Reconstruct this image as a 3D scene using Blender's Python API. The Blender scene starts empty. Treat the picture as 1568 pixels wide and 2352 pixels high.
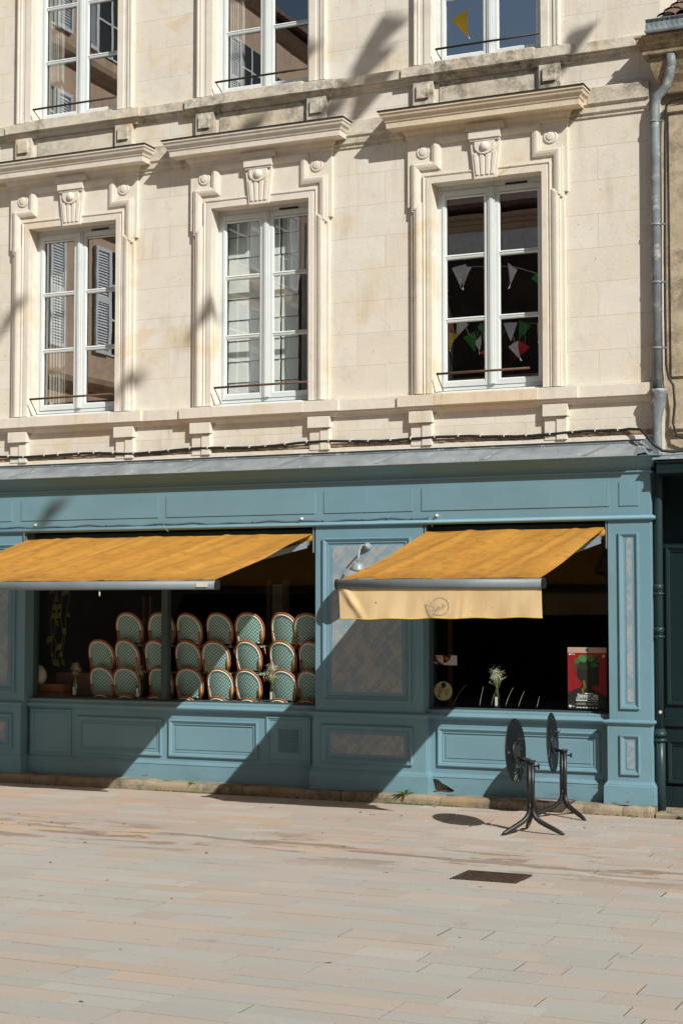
import bpy, bmesh, math, random
from mathutils import Vector, Matrix
random.seed(7)
S=bpy.context.scene; COL=S.collection
R=math.radians
# ------------------------------------------------------------------ camera maths (measurement -> metres on a real plane)
FOC=3690.;CX=784.;CY=1176.
YAW=R(24.1);PIT=math.atan(212/3690.)
f0=Vector((-math.sin(YAW),math.cos(YAW),0));RT=Vector((math.cos(YAW),math.sin(YAW),0));UZ=Vector((0,0,1))
FW=f0*math.cos(PIT)+UZ*math.sin(PIT);UP=UZ*math.cos(PIT)-f0*math.sin(PIT)
CAM=Vector((0,-16.70416,2.2))
def at(u,v,y=None,z=None):
    d=FW+RT*((u-CX)/FOC)-UP*((v-CY)/FOC)
    t=(y-CAM.y)/d.y if y is not None else (z-CAM.z)/d.z
    return CAM+d*t
# ------------------------------------------------------------------ mesh builder
class MB:
    def __init__(s): s.v=[];s.f=[];s.sm=[]
    def add(s,vs,fs,smooth=False):
        b=len(s.v);s.v+= [tuple(p) for p in vs]
        for f in fs: s.f.append([b+i for i in f]);s.sm.append(smooth)
    def box(s,x0,x1,y0,y1,z0,z1):
        s.add([(x0,y0,z0),(x1,y0,z0),(x1,y1,z0),(x0,y1,z0),(x0,y0,z1),(x1,y0,z1),(x1,y1,z1),(x0,y1,z1)],
          [(0,3,2,1),(4,5,6,7),(0,1,5,4),(1,2,6,5),(2,3,7,6),(3,0,4,7)])
    def profx(s,x0,x1,pts):      # closed polygon (y,z) extruded along x
        n=len(pts)
        s.add([(x0,)+tuple(p) for p in pts]+[(x1,)+tuple(p) for p in pts],
          [(i,(i+1)%n,n+(i+1)%n,n+i) for i in range(n)]+[tuple(range(n))[::-1],tuple(range(n,2*n))])
    def prism(s,poly,y0,y1,m=None):  # polygon (x,z) extruded in y
        n=len(poly)
        s.add([(p[0],y0,p[1]) for p in poly]+[(p[0],y1,p[1]) for p in poly],
          [(i,(i+1)%n,n+(i+1)%n,n+i) for i in range(n)]+[tuple(range(n)),tuple(range(n,2*n))[::-1]])
    def rect_mould(s,x0,x1,z0,z1,pl,prof):   # nested rings; prof (inset, height towards viewer)
        b=len(s.v);n=len(prof)
        for o,h in prof: s.v+=[(x0+o,pl-h,z0+o),(x1-o,pl-h,z0+o),(x1-o,pl-h,z1-o),(x0+o,pl-h,z1-o)]
        for k in range(n-1):
            for i in range(4):
                j=(i+1)%4;s.f.append([b+4*k+i,b+4*k+j,b+4*k+4+j,b+4*k+4+i]);s.sm.append(False)
    def sweep(s,path,prof,mp,closed=False,side=1,smooth=False): # path 2D, prof (offset,h), mp(a,b,h)->3D
        n=len(path);P=[Vector(p) for p in path];pts=[]
        for i in range(n):
            if closed: a,c=P[i-1],P[(i+1)%n]
            else: a=P[i-1] if i>0 else None;c=P[i+1] if i<n-1 else None
            d1=(P[i]-a).normalized() if a is not None else (c-P[i]).normalized()
            d2=(c-P[i]).normalized() if c is not None else d1
            n1=Vector((-d1.y,d1.x));n2=Vector((-d2.y,d2.x));m=(n1+n2);m/=max(.2,(1+n1.dot(n2)))
            pts.append([P[i]+m*(o*side) for o,h in prof])
        b=len(s.v);k=len(prof)
        for i in range(n):
            for j in range(k): s.v.append(tuple(mp(pts[i][j].x,pts[i][j].y,prof[j][1])))
        for i in range(n if closed else n-1):
            i2=(i+1)%n
            for j in range(k-1): s.f.append([b+i*k+j,b+i2*k+j,b+i2*k+j+1,b+i*k+j+1]);s.sm.append(smooth)
        if not closed:
            for i in (0,n-1): s.f.append([b+i*k+j for j in range(k)]);s.sm.append(False)
    def tube(s,pts,r,seg=10,cap=True,smooth=True):
        P=[Vector(p) for p in pts];n=len(P);rs=r if isinstance(r,(list,tuple)) else [r]*n
        b=len(s.v);prev=None
        for i in range(n):
            t=(P[min(i+1,n-1)]-P[max(i-1,0)]).normalized()
            if prev is None:
                a=Vector((0,0,1)) if abs(t.z)<.9 else Vector((1,0,0));u=t.cross(a).normalized()
            else: u=(prev-t*prev.dot(t)).normalized()
            prev=u;w=t.cross(u)
            for k in range(seg):
                an=2*math.pi*k/seg;s.v.append(tuple(P[i]+(u*math.cos(an)+w*math.sin(an))*rs[i]))
        for i in range(n-1):
            for k in range(seg):
                k2=(k+1)%seg;s.f.append([b+i*seg+k,b+i*seg+k2,b+(i+1)*seg+k2,b+(i+1)*seg+k]);s.sm.append(smooth)
        if cap:
            s.f.append([b+k for k in range(seg)][::-1]);s.sm.append(False)
            s.f.append([b+(n-1)*seg+k for k in range(seg)]);s.sm.append(False)
    def lathe(s,c,axis,prof,seg=24,smooth=True):   # prof (r, along axis)
        A=Vector(axis).normalized();a=Vector((0,0,1)) if abs(A.z)<.9 else Vector((1,0,0))
        u=A.cross(a).normalized();w=A.cross(u);c=Vector(c);b=len(s.v)
        for r,h in prof:
            for k in range(seg):
                an=2*math.pi*k/seg;s.v.append(tuple(c+A*h+(u*math.cos(an)+w*math.sin(an))*r))
        for i in range(len(prof)-1):
            for k in range(seg):
                k2=(k+1)%seg;s.f.append([b+i*seg+k,b+i*seg+k2,b+(i+1)*seg+k2,b+(i+1)*seg+k]);s.sm.append(smooth)
        for i in (0,len(prof)-1): s.f.append([b+i*seg+k for k in range(seg)]);s.sm.append(False)
    def build(s,name,mat,parent=None,loc=None,bev=0,solid=0,fix=True):
        me=bpy.data.meshes.new(name);me.from_pydata(s.v,[],s.f);me.validate()
        if len(me.polygons)==len(s.sm):
            me.polygons.foreach_set('use_smooth',s.sm)
        if fix:
            bm=bmesh.new();bm.from_mesh(me);bmesh.ops.recalc_face_normals(bm,faces=bm.faces);bm.to_mesh(me);bm.free()
        if mat: me.materials.append(mat)
        o=bpy.data.objects.new(name,me);COL.objects.link(o)
        if loc is not None: o.location=loc
        if parent: o.parent=parent
        if bev:
            m=o.modifiers.new('b','BEVEL');m.width=bev;m.segments=2;m.limit_method='ANGLE';m.angle_limit=R(40)
        if solid:
            m=o.modifiers.new('s','SOLIDIFY');m.thickness=solid
        return o
def tag(o,label=None,cat=None,group=None,kind=None):
    if label: o['label']=label
    if cat: o['category']=cat
    if group: o['group']=group
    if kind: o['kind']=kind
    return o
def empty(name,loc=(0,0,0),label=None,cat=None,group=None):
    o=bpy.data.objects.new(name,None);COL.objects.link(o);o.location=loc;o.empty_display_size=.1
    return tag(o,label,cat,group)
# every child keeps world coordinates when its parent sits at the origin; for things with their own base use loc()
def base(root,*obs):
    for o in obs: o.location=-Vector(root.location)
# ------------------------------------------------------------------ materials
def newmat(name):
    m=bpy.data.materials.new(name);m.use_nodes=True;nt=m.node_tree
    return m,nt,nt.nodes['Principled BSDF']
def N(nt,t,**k):
    n=nt.nodes.new(t)
    for a,b in k.items():
        if a in n.inputs.keys() if hasattr(n.inputs,'keys') else False: n.inputs[a].default_value=b
        else: setattr(n,a,b)
    return n
def setin(n,**k):
    for a,b in k.items(): n.inputs[a.replace('_',' ')].default_value=b
    return n
def ramp(nt,src,p0,p1,c0=(0,0,0,1),c1=(1,1,1,1)):
    r=nt.nodes.new('ShaderNodeValToRGB');e=r.color_ramp.elements
    e[0].position=p0;e[0].color=c0;e[1].position=p1;e[1].color=c1
    nt.links.new(src,r.inputs[0]);return r.outputs[0]
def mix(nt,fac,a,b,mode='MIX'):
    m=nt.nodes.new('ShaderNodeMix');m.data_type='RGBA';m.blend_type=mode
    if isinstance(fac,(int,float)): m.inputs[0].default_value=fac
    else: nt.links.new(fac,m.inputs[0])
    for i,x in ((6,a),(7,b)):
        if isinstance(x,(tuple,list)): m.inputs[i].default_value=(*x[:3],1)
        else: nt.links.new(x,m.inputs[i])
    return m.outputs[2]
def mth(nt,op,a,b=None,c=None):
    m=nt.nodes.new('ShaderNodeMath');m.operation=op
    for i,x in enumerate((a,b,c)):
        if x is None: continue
        if isinstance(x,(int,float)): m.inputs[i].default_value=x
        else: nt.links.new(x,m.inputs[i])
    return m.outputs[0]
def coords(nt,scale=(1,1,1)):
    g=nt.nodes.new('ShaderNodeNewGeometry');mp=nt.nodes.new('ShaderNodeMapping')
    nt.links.new(g.outputs['Position'],mp.inputs[0]);mp.inputs['Scale'].default_value=scale
    return mp.outputs[0]
def noise(nt,vec,sc,det=4,rough=.55,dist=0):
    n=nt.nodes.new('ShaderNodeTexNoise');n.inputs['Scale'].default_value=sc;n.inputs['Detail'].default_value=det
    n.inputs['Roughness'].default_value=rough;n.inputs['Distortion'].default_value=dist
    nt.links.new(vec,n.inputs['Vector']);return n.outputs['Fac']
def bump(nt,h,strength,dist,bs):
    b=nt.nodes.new('ShaderNodeBump');b.inputs['Strength'].default_value=strength;b.inputs['Distance'].default_value=dist
    nt.links.new(h,b.inputs['Height']);nt.links.new(b.outputs[0],bs.inputs['Normal'])
def simple(name,col,rough=.6,metal=0,var=.12,vs=6,bmp=.15,bs=60,dirt=None):
    m,nt,p=newmat(name);v=coords(nt)
    n=noise(nt,v,vs);a=tuple(c*(1-var) for c in col);b=tuple(min(1,c*(1+var)) for c in col)
    c=mix(nt,ramp(nt,n,.3,.7),a,b)
    if dirt: c=mix(nt,ramp(nt,noise(nt,v,dirt[1],6,.7),dirt[2],dirt[2]+.12),c,dirt[0])
    nt.links.new(c,p.inputs['Base Color'])
    p.inputs['Roughness'].default_value=rough;p.inputs['Metallic'].default_value=metal
    if bmp: bump(nt,noise(nt,v,bs,3),bmp,.004,p)
    return m
def stone(name,base_,joint=True,weather=0,warm=.35,x0=0,z0=0,axis='x'):
    m,nt,p=newmat(name);v=coords(nt)
    big=noise(nt,v,.9,5,.6);med=noise(nt,v,5,6,.65);fine=noise(nt,v,45,5,.7)
    c=mix(nt,ramp(nt,med,.3,.72),tuple(x*.93 for x in base_),tuple(min(1,x*1.04) for x in base_))
    c=mix(nt,ramp(nt,noise(nt,v,1.6,5,.6,.4),.55,.72),c,(base_[0]*.92,base_[1]*.80,base_[2]*.62))  # ochre veins of the limestone
    h=mth(nt,'MULTIPLY',fine,1.0)
    if joint:
        sep=nt.nodes.new('ShaderNodeSeparateXYZ');nt.links.new(v,sep.inputs[0])
        cmb=nt.nodes.new('ShaderNodeCombineXYZ')
        nt.links.new(sep.outputs[0 if axis=='x' else 1],cmb.inputs[0]);nt.links.new(sep.outputs[2],cmb.inputs[1])
        mp=nt.nodes.new('ShaderNodeMapping');nt.links.new(cmb.outputs[0],mp.inputs[0]);mp.inputs['Location'].default_value=(x0,z0,0)
        wob=mix(nt,.5,noise_vec(nt,v,1.5),noise_vec(nt,v,1.5))
        br=nt.nodes.new('ShaderNodeTexBrick');nt.links.new(mp.outputs[0],br.inputs['Vector'])
        br.inputs['Scale'].default_value=1;br.inputs['Brick Width'].default_value=.83;br.inputs['Row Height'].default_value=.372
        br.inputs['Mortar Size'].default_value=.0045;br.inputs['Mortar Smooth'].default_value=.3
        br.inputs['Color1'].default_value=(0,0,0,1);br.inputs['Color2'].default_value=(1,1,1,1);br.inputs['Mortar'].default_value=(.5,.5,.5,1)
        br.offset=.42;br.squash=1
        bw=nt.nodes.new('ShaderNodeRGBToBW');nt.links.new(br.outputs['Color'],bw.inputs[0])
        c=mix(nt,mth(nt,'MULTIPLY',bw.outputs[0],.45),c,(base_[0]*.90,base_[1]*.83,base_[2]*.72))
        jf=mth(nt,'MULTIPLY',br.outputs['Fac'],ramp(nt,noise(nt,v,2.5,3),.3,.6,(.25,.25,.25,1)))
        c=mix(nt,mth(nt,'MULTIPLY',jf,.5),c,(base_[0]*.72,base_[1]*.55,base_[2]*.40))
        h=mth(nt,'SUBTRACT',h,mth(nt,'MULTIPLY',br.outputs['Fac'],.8))
    # rusty ochre patches
    c=mix(nt,mth(nt,'MULTIPLY',ramp(nt,noise(nt,v,1.1,4,.5,.8),.66,.70),warm),c,(base_[0]*.85,base_[1]*.62,base_[2]*.38))
    # run-off streaks and grey grime
    stq=mth(nt,'MULTIPLY',ramp(nt,noise(nt,coords(nt,(7,7,.7)),1.0,5,.65),.52,.68),ramp(nt,noise(nt,v,.8,4,.6),.42,.60))
    c=mix(nt,mth(nt,'MULTIPLY',stq,.38),c,(base_[0]*.52,base_[1]*.46,base_[2]*.38))
    c=mix(nt,mth(nt,'MULTIPLY',ramp(nt,noise(nt,v,3.1,7,.75),.54,.70),.36),c,(base_[0]*.62,base_[1]*.60,base_[2]*.56))
    # pits
    c=mix(nt,ramp(nt,noise(nt,v,26,3,.5),.70,.76),c,tuple(x*.6 for x in base_))
    c=mix(nt,mth(nt,'MULTIPLY',ramp(nt,noise(nt,v,60,4,.8),.35,.65),.12),c,tuple(x*.7 for x in base_))
    if weather:
        w=noise(nt,v,7,8,.78,.2);w2=noise(nt,v,1.3,3,.5)
        s=mth(nt,'MULTIPLY',ramp(nt,w,.42,.60),ramp(nt,w2,.34,.56))
        c=mix(nt,mth(nt,'MULTIPLY',s,weather),c,(.10,.09,.065))
        c=mix(nt,mth(nt,'MULTIPLY',ramp(nt,noise(nt,v,11,6,.8),.62,.68),weather*.55),c,(.22,.20,.07))
    nt.links.new(c,p.inputs['Base Color']);p.inputs['Roughness'].default_value=.9
    bump(nt,h,.45 if not weather else .8,.006,p);return m
def noise_vec(nt,v,s):
    n=nt.nodes.new('ShaderNodeTexNoise');n.inputs['Scale'].default_value=s;nt.links.new(v,n.inputs['Vector']);return n.outputs['Color']
CREAM=(.725,.69,.625)
M={}
M['stone']=stone('ashlar limestone',CREAM,z0=-4.56+.372*13,x0=.33)
M['trim']=stone('dressed limestone',(.72,.675,.60),joint=False,warm=.25)
M['trim_warm']=stone('ochre limestone',(.72,.62,.475),joint=False,warm=.6)
M['weathered']=stone('lichened limestone',(.64,.58,.48),joint=False,weather=.85)
M['light_weather']=stone('greyed limestone',(.68,.63,.53),joint=False,weather=.62)
M['surround_warm']=stone('warm stained limestone',(.72,.665,.57),joint=False,warm=1.0,x0=3)
M['rubble']=simple('crumbling mortar',(.33,.25,.17),.95,var=.5,vs=14,bmp=1,bs=25,dirt=((.06,.045,.03),9,.55))
M['plaster']=stone('old render',(.52,.43,.31),joint=False,weather=.7,warm=.8)
M['old_cornice']=stone('blackened cornice stone',(.42,.32,.20),joint=False,weather=.95,warm=.8)
M['zinc']=simple('zinc sheet',(.20,.235,.255),.6,.1,.25,5,.2,30,dirt=((.52,.54,.53),7,.55))
M['slate']=simple('lead grey cover',(.24,.27,.29),.6,.1,.25,4,.3,22,dirt=((.55,.57,.56),12,.60))
M['pvc']=simple('white window paint',(.64,.685,.69),.35,var=.03,bmp=.03)
M['iron']=simple('dark iron',(.035,.028,.024),.55,.4,.3,20,.2)
M['rust']=simple('rusty iron',(.12,.065,.04),.7,.3,.3,20,.3)
M['cable']=simple('black cable',(.012,.012,.012),.6,0,.2)
M['whiteclip']=simple('cable clip',(.6,.58,.52),.5)
def paint(name,col,peel=True,rough=.5):
    m,nt,p=newmat(name);v=coords(nt)
    c=mix(nt,ramp(nt,noise(nt,v,2.2,4),.3,.7),tuple(x*.93 for x in col),tuple(x*1.05 for x in col))
    c=mix(nt,mth(nt,'MULTIPLY',ramp(nt,noise(nt,v,60,2),.45,.6),.10),c,tuple(x*.75 for x in col))
    if peel:
        sep=nt.nodes.new('ShaderNodeSeparateXYZ');nt.links.new(v,sep.inputs[0])
        low=ramp(nt,sep.outputs[2],.12,.45,(1,1,1,1),(0,0,0,1))
        st=coords(nt,(5,5,26));pe=ramp(nt,noise(nt,st,1.0,5,.7),.63,.65)
        c=mix(nt,mth(nt,'MULTIPLY',pe,low),c,(.16,.09,.055))
        c=mix(nt,mth(nt,'MULTIPLY',ramp(nt,noise(nt,coords(nt,(1.2,1.2,3)),2.0,6,.7),.52,.70),mth(nt,'MULTIPLY',low,.45)),c,tuple(x*.62 for x in col))
        c=mix(nt,ramp(nt,noise(nt,v,31,2,.5),.80,.82),c,(.05,.05,.045))
    nt.links.new(c,p.inputs['Base Color']);p.inputs['Roughness'].default_value=rough;p.inputs['Specular IOR Level'].default_value=.3
    bump(nt,noise(nt,coords(nt,(40,40,12)),1,4),.12,.003,p);return m
BLUE=(.158,.288,.355)
M['blue']=paint('blue gloss paint',BLUE)
M['green']=paint('dark green paint',(.011,.023,.026),rough=.35)
M['green2']=paint('dark green pipe paint',(.022,.045,.048),peel=False,rough=.35)
M['darkframe']=paint('dark frame paint',(.05,.085,.09),peel=False)
def faux():
    m,nt,p=newmat('brushed faux marble');v=coords(nt)
    n1=noise(nt,coords(nt,(1,1,1)),3.2,5,.6,1.2)
    def rs(a,sc):
        q=nt.nodes.new('ShaderNodeMapping');nt.links.new(v,q.inputs[0]);q.inputs['Rotation'].default_value=(0,R(a),0)
        q2=nt.nodes.new('ShaderNodeMapping');nt.links.new(q.outputs[0],q2.inputs[0]);q2.inputs['Scale'].default_value=sc;return q2.outputs[0]
    n2=noise(nt,rs(48,(2.6,1,15)),1,5,.65,1.0)
    n3=noise(nt,rs(-42,(3,1,24)),1,5,.65,1.0)
    s=mth(nt,'ADD',mth(nt,'MULTIPLY',n2,.5),mth(nt,'ADD',mth(nt,'MULTIPLY',n3,.35),mth(nt,'MULTIPLY',n1,.5)))
    c=mix(nt,mth(nt,'MULTIPLY',ramp(nt,s,.60,.72),.78),(.33,.35,.36),(.17,.27,.33))
    nt.links.new(c,p.inputs['Base Color']);p.inputs['Roughness'].default_value=.6;bump(nt,n2,.3,.003,p);return m
M['faux']=faux()
def glass(name,refl,tint=(1,1,1)):
    m,nt,p=newmat(name);nt.nodes.remove(p);out=nt.nodes['Material Output']
    t=nt.nodes.new('ShaderNodeBsdfTransparent');t.inputs[0].default_value=(*tint,1)
    g=nt.nodes.new('ShaderNodeBsdfGlossy');g.inputs['Roughness'].default_value=0.0;g.inputs[0].default_value=(.95,.97,1,1)
    v=coords(nt);b=nt.nodes.new('ShaderNodeBump');b.inputs['Strength'].default_value=.012;b.inputs['Distance'].default_value=.02
    nt.links.new(noise(nt,v,2.2,1),b.inputs['Height']);nt.links.new(b.outputs[0],g.inputs['Normal'])
    gg=nt.nodes.new('ShaderNodeNewGeometry');dt=nt.nodes.new('ShaderNodeVectorMath');dt.operation='DOT_PRODUCT'
    nt.links.new(gg.outputs['Normal'],dt.inputs[0]);nt.links.new(gg.outputs['Incoming'],dt.inputs[1])
    cs=mth(nt,'ABSOLUTE',dt.outputs['Value']);f=mth(nt,'POWER',mth(nt,'SUBTRACT',1,cs),5)
    f=mth(nt,'ADD',mth(nt,'MULTIPLY',f,.7),refl+.04)
    mx=nt.nodes.new('ShaderNodeMixShader');nt.links.new(f,mx.inputs[0]);nt.links.new(t.outputs[0],mx.inputs[1]);nt.links.new(g.outputs[0],mx.inputs[2])
    nt.links.new(mx.outputs[0],out.inputs[0]);return m
M['pane']=glass('double glazing',.34,(.85,.9,.88))
M['pane_low']=glass('low reflection glazing',.13,(.9,.93,.92))
M['pane_high']=glass('boosted reflection glazing',.66,(.85,.9,.88))  # sky brightness put into the glass: reflectivity raised above the other panes
M['shopglass']=glass('shop window glass',.0,(.95,.98,.97))
M['vase']=glass('clear glass',.10,(.75,.85,.82))
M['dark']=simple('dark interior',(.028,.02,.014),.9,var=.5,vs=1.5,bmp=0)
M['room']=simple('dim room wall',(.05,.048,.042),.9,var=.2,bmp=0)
def fabric(name,col,col2,trans=.25,streak=(3,.6,1),dirt=.3):
    m,nt,p=newmat(name);out=nt.nodes['Material Output'];v=coords(nt,streak)
    c=mix(nt,ramp(nt,noise(nt,v,1.3,5,.65,.6),.35,.7),col,col2)
    vv=coords(nt)
    c=mix(nt,mth(nt,'MULTIPLY',ramp(nt,noise(nt,vv,5.5,7,.75),.5,.72),dirt),c,tuple(x*.45 for x in col))
    c=mix(nt,ramp(nt,noise(nt,vv,17,2,.5),.755,.77),c,(.08,.05,.03))
    sy=nt.nodes.new('ShaderNodeSeparateXYZ');nt.links.new(vv,sy.inputs[0])
    ed=mth(nt,'MULTIPLY',ramp(nt,mth(nt,'MULTIPLY',sy.outputs[1],-.4),.78,.93),ramp(nt,noise(nt,coords(nt,(5,9,1)),1.4,6,.7),.38,.6))
    c=mix(nt,mth(nt,'MULTIPLY',ed,dirt),c,tuple(x*.32 for x in col))
    nt.links.new(c,p.inputs['Base Color']);p.inputs['Roughness'].default_value=.85
    tr=nt.nodes.new('ShaderNodeBsdfTranslucent');nt.links.new(c,tr.inputs[0])
    mx=nt.nodes.new('ShaderNodeMixShader');mx.inputs[0].default_value=trans
    nt.links.new(p.outputs[0],mx.inputs[1]);nt.links.new(tr.outputs[0],mx.inputs[2]);nt.links.new(mx.outputs[0],out.inputs[0])
    bump(nt,noise(nt,vv,180,2),.2,.002,p);return m
M['orange']=fabric('orange awning canvas',(.48,.22,.028),(.60,.30,.045),.2,dirt=.7)
M['cream']=fabric('faded cream canvas',(.74,.52,.26),(.82,.62,.36),.15,(1.5,1,.5),dirt=.12)
M['hem']=simple('yellow hem',(.6,.42,.03),.8)
M['bar']=simple('grey coated aluminium',(.17,.205,.225),.55,.15,.1,4,.1)
M['black']=simple('black powder coat',(.018,.019,.019),.42,.2,.2,9,.25,70)
M['logo']=simple('blue print',(.30,.38,.40),.8,bmp=0)
def marble():
    m,nt,p=newmat('black veined marble top');v=coords(nt)
    n=noise(nt,v,3.0,6,.6,1.5);r=nt.nodes.new('ShaderNodeValToRGB');e=r.color_ramp.elements
    e[0].position=.485;e[0].color=(0,0,0,1);e[1].position=.5;e[1].color=(1,1,1,1);e.new(.515).color=(0,0,0,1)
    nt.links.new(n,r.inputs[0])
    f=mth(nt,'MULTIPLY',r.outputs[0],ramp(nt,noise(nt,v,4,2),.45,.6))
    nt.links.new(mix(nt,f,(.006,.008,.008),(.22,.26,.25)),p.inputs['Base Color']);p.inputs['Roughness'].default_value=.45;p.inputs['Specular IOR Level'].default_value=.12;return m
M['marble']=marble()
def weave():
    m,nt,p=newmat('teal zigzag weave');tc=nt.nodes.new('ShaderNodeTexCoord');sep=nt.nodes.new('ShaderNodeSeparateXYZ')
    nt.links.new(tc.outputs['Object'],sep.inputs[0]);x=sep.outputs[0];z=sep.outputs[2]
    tri=mth(nt,'PINGPONG',x,.026)
    ph=mth(nt,'ADD',z,mth(nt,'MULTIPLY',tri,1.7))
    band=mth(nt,'GREATER_THAN',mth(nt,'SINE',mth(nt,'MULTIPLY',ph,2*math.pi/.042)),.25)
    row=mth(nt,'GREATER_THAN',mth(nt,'SINE',mth(nt,'MULTIPLY',z,2*math.pi/.0095)),-.75)
    c=mix(nt,mth(nt,'MULTIPLY',band,row),(.018,.17,.185),(.60,.66,.58))
    nt.links.new(c,p.inputs['Base Color']);p.inputs['Roughness'].default_value=.55;return m
M['weave']=weave()
M['rattan']=simple('varnished rattan',(.34,.105,.022),.35,var=.25,vs=12,bmp=.1)
M['whiterim']=simple('white woven binding',(.72,.74,.68),.55,var=.06,bmp=.3,bs=200)
M['ground_base']=simple('sand bed',(.045,.035,.028),.95,var=.3,vs=3)
def paver():
    m,nt,p=newmat('sandstone paving');v=coords(nt)
    a=nt.nodes.new('ShaderNodeAttribute');a.attribute_name='col'
    c=a.outputs['Color']
    st=coords(nt,(1.2,5,1))
    c=mix(nt,mth(nt,'MULTIPLY',ramp(nt,noise(nt,st,1.2,6,.65,.5),.42,.68),.30),c,(.47,.335,.25))
    c=mix(nt,mth(nt,'MULTIPLY',ramp(nt,noise(nt,v,.55,5,.6,.3),.42,.62),.42),c,(.385,.38,.37))
    c=mix(nt,mth(nt,'MULTIPLY',ramp(nt,noise(nt,v,28,5,.8),.35,.75),.28),c,(.27,.22,.18))
    sep=nt.nodes.new('ShaderNodeSeparateXYZ');nt.links.new(v,sep.inputs[0])
    # drip stains of brown water along the strip in front of the shop
    band=mth(nt,'MULTIPLY',ramp(nt,sep.outputs[1],0,1),1.0)
    yb=mth(nt,'ABSOLUTE',mth(nt,'ADD',sep.outputs[1],3.4));yb=ramp(nt,yb,.35,1.5,(1,1,1,1),(0,0,0,1))
    s=ramp(nt,noise(nt,coords(nt,(.9,3.2,1)),1.1,7,.62,.3),.53,.555)
    c=mix(nt,mth(nt,'MULTIPLY',mth(nt,'MULTIPLY',s,yb),.62),c,(.20,.125,.075))
    c=mix(nt,mth(nt,'MULTIPLY',ramp(nt,noise(nt,coords(nt,(2,6,1)),2.0,5,.7),.705,.72),.85),c,(.07,.045,.03))
    c=mix(nt,ramp(nt,noise(nt,v,9.7,1,.5),.79,.80),c,(.07,.05,.04))
    c=mix(nt,mth(nt,'MULTIPLY',ramp(nt,noise(nt,v,2.6,8,.8,.5),.60,.66),.5),c,(.26,.205,.165))
    nt.links.new(c,p.inputs['Base Color']);p.inputs['Roughness'].default_value=.82
    bump(nt,noise(nt,v,30,6,.75),.6,.006,p);return m
M['paver']=paver()
M['kerbstone']=stone('worn kerb stone',(.33,.27,.19),joint=False,weather=.95,warm=.5)
M['leaf']=simple('fresh weed leaf',(.11,.21,.045),.6,var=.3,vs=20,bmp=0)
M['ivy']=simple('trailing leaf',(.10,.11,.02),.5,var=.3,vs=8,bmp=0)
M['moss']=simple('moss',(.08,.10,.02),.9,var=.4,vs=30)
M['wood']=simple('old grey wood',(.22,.19,.16),.9,var=.35,vs=9,bmp=.6)
M['rotwood']=simple('rotten brown wood',(.09,.045,.02),.95,var=.4,vs=20,bmp=1)
M['crate']=simple('orange stained wood',(.34,.12,.03),.6,var=.3,vs=6)
M['white']=simple('matt white',(.62,.58,.50),.7,bmp=0)
M['lampgrey']=simple('grey enamel lamp',(.27,.30,.32),.45,.1,.08)
M['amber']=simple('amber bulb glass',(.35,.17,.05),.2,bmp=0)
M['petal']=simple('dry white flower',(.70,.66,.52),.8,bmp=0)
M['stem']=simple('green stem',(.16,.19,.05),.7,bmp=0)
M['shutter']=simple('pale blue shutter',(.62,.66,.70),.6)
M['brownstone']=stone('opposite limestone',(.56,.41,.30),joint=False,weather=.3)
M['rooftile']=simple('clay roof tile',(.13,.08,.06),.9,var=.35,vs=8,bmp=1,bs=14)
M['darkglass']=simple('dark window',(.02,.025,.025),.1,bmp=0)
M['blind']=simple('pleated paper blind',(.86,.87,.85),.8,var=.04,vs=2,bmp=0)
M['curtain']=simple('grey voile curtain',(.60,.57,.53),.9,var=.15,vs=9,bmp=0)
M['darkwood']=simple('dark varnished wood',(.09,.045,.02),.5)
def flat(name,c,rough=.7): return simple(name,c,rough,var=.03,bmp=0)
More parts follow.
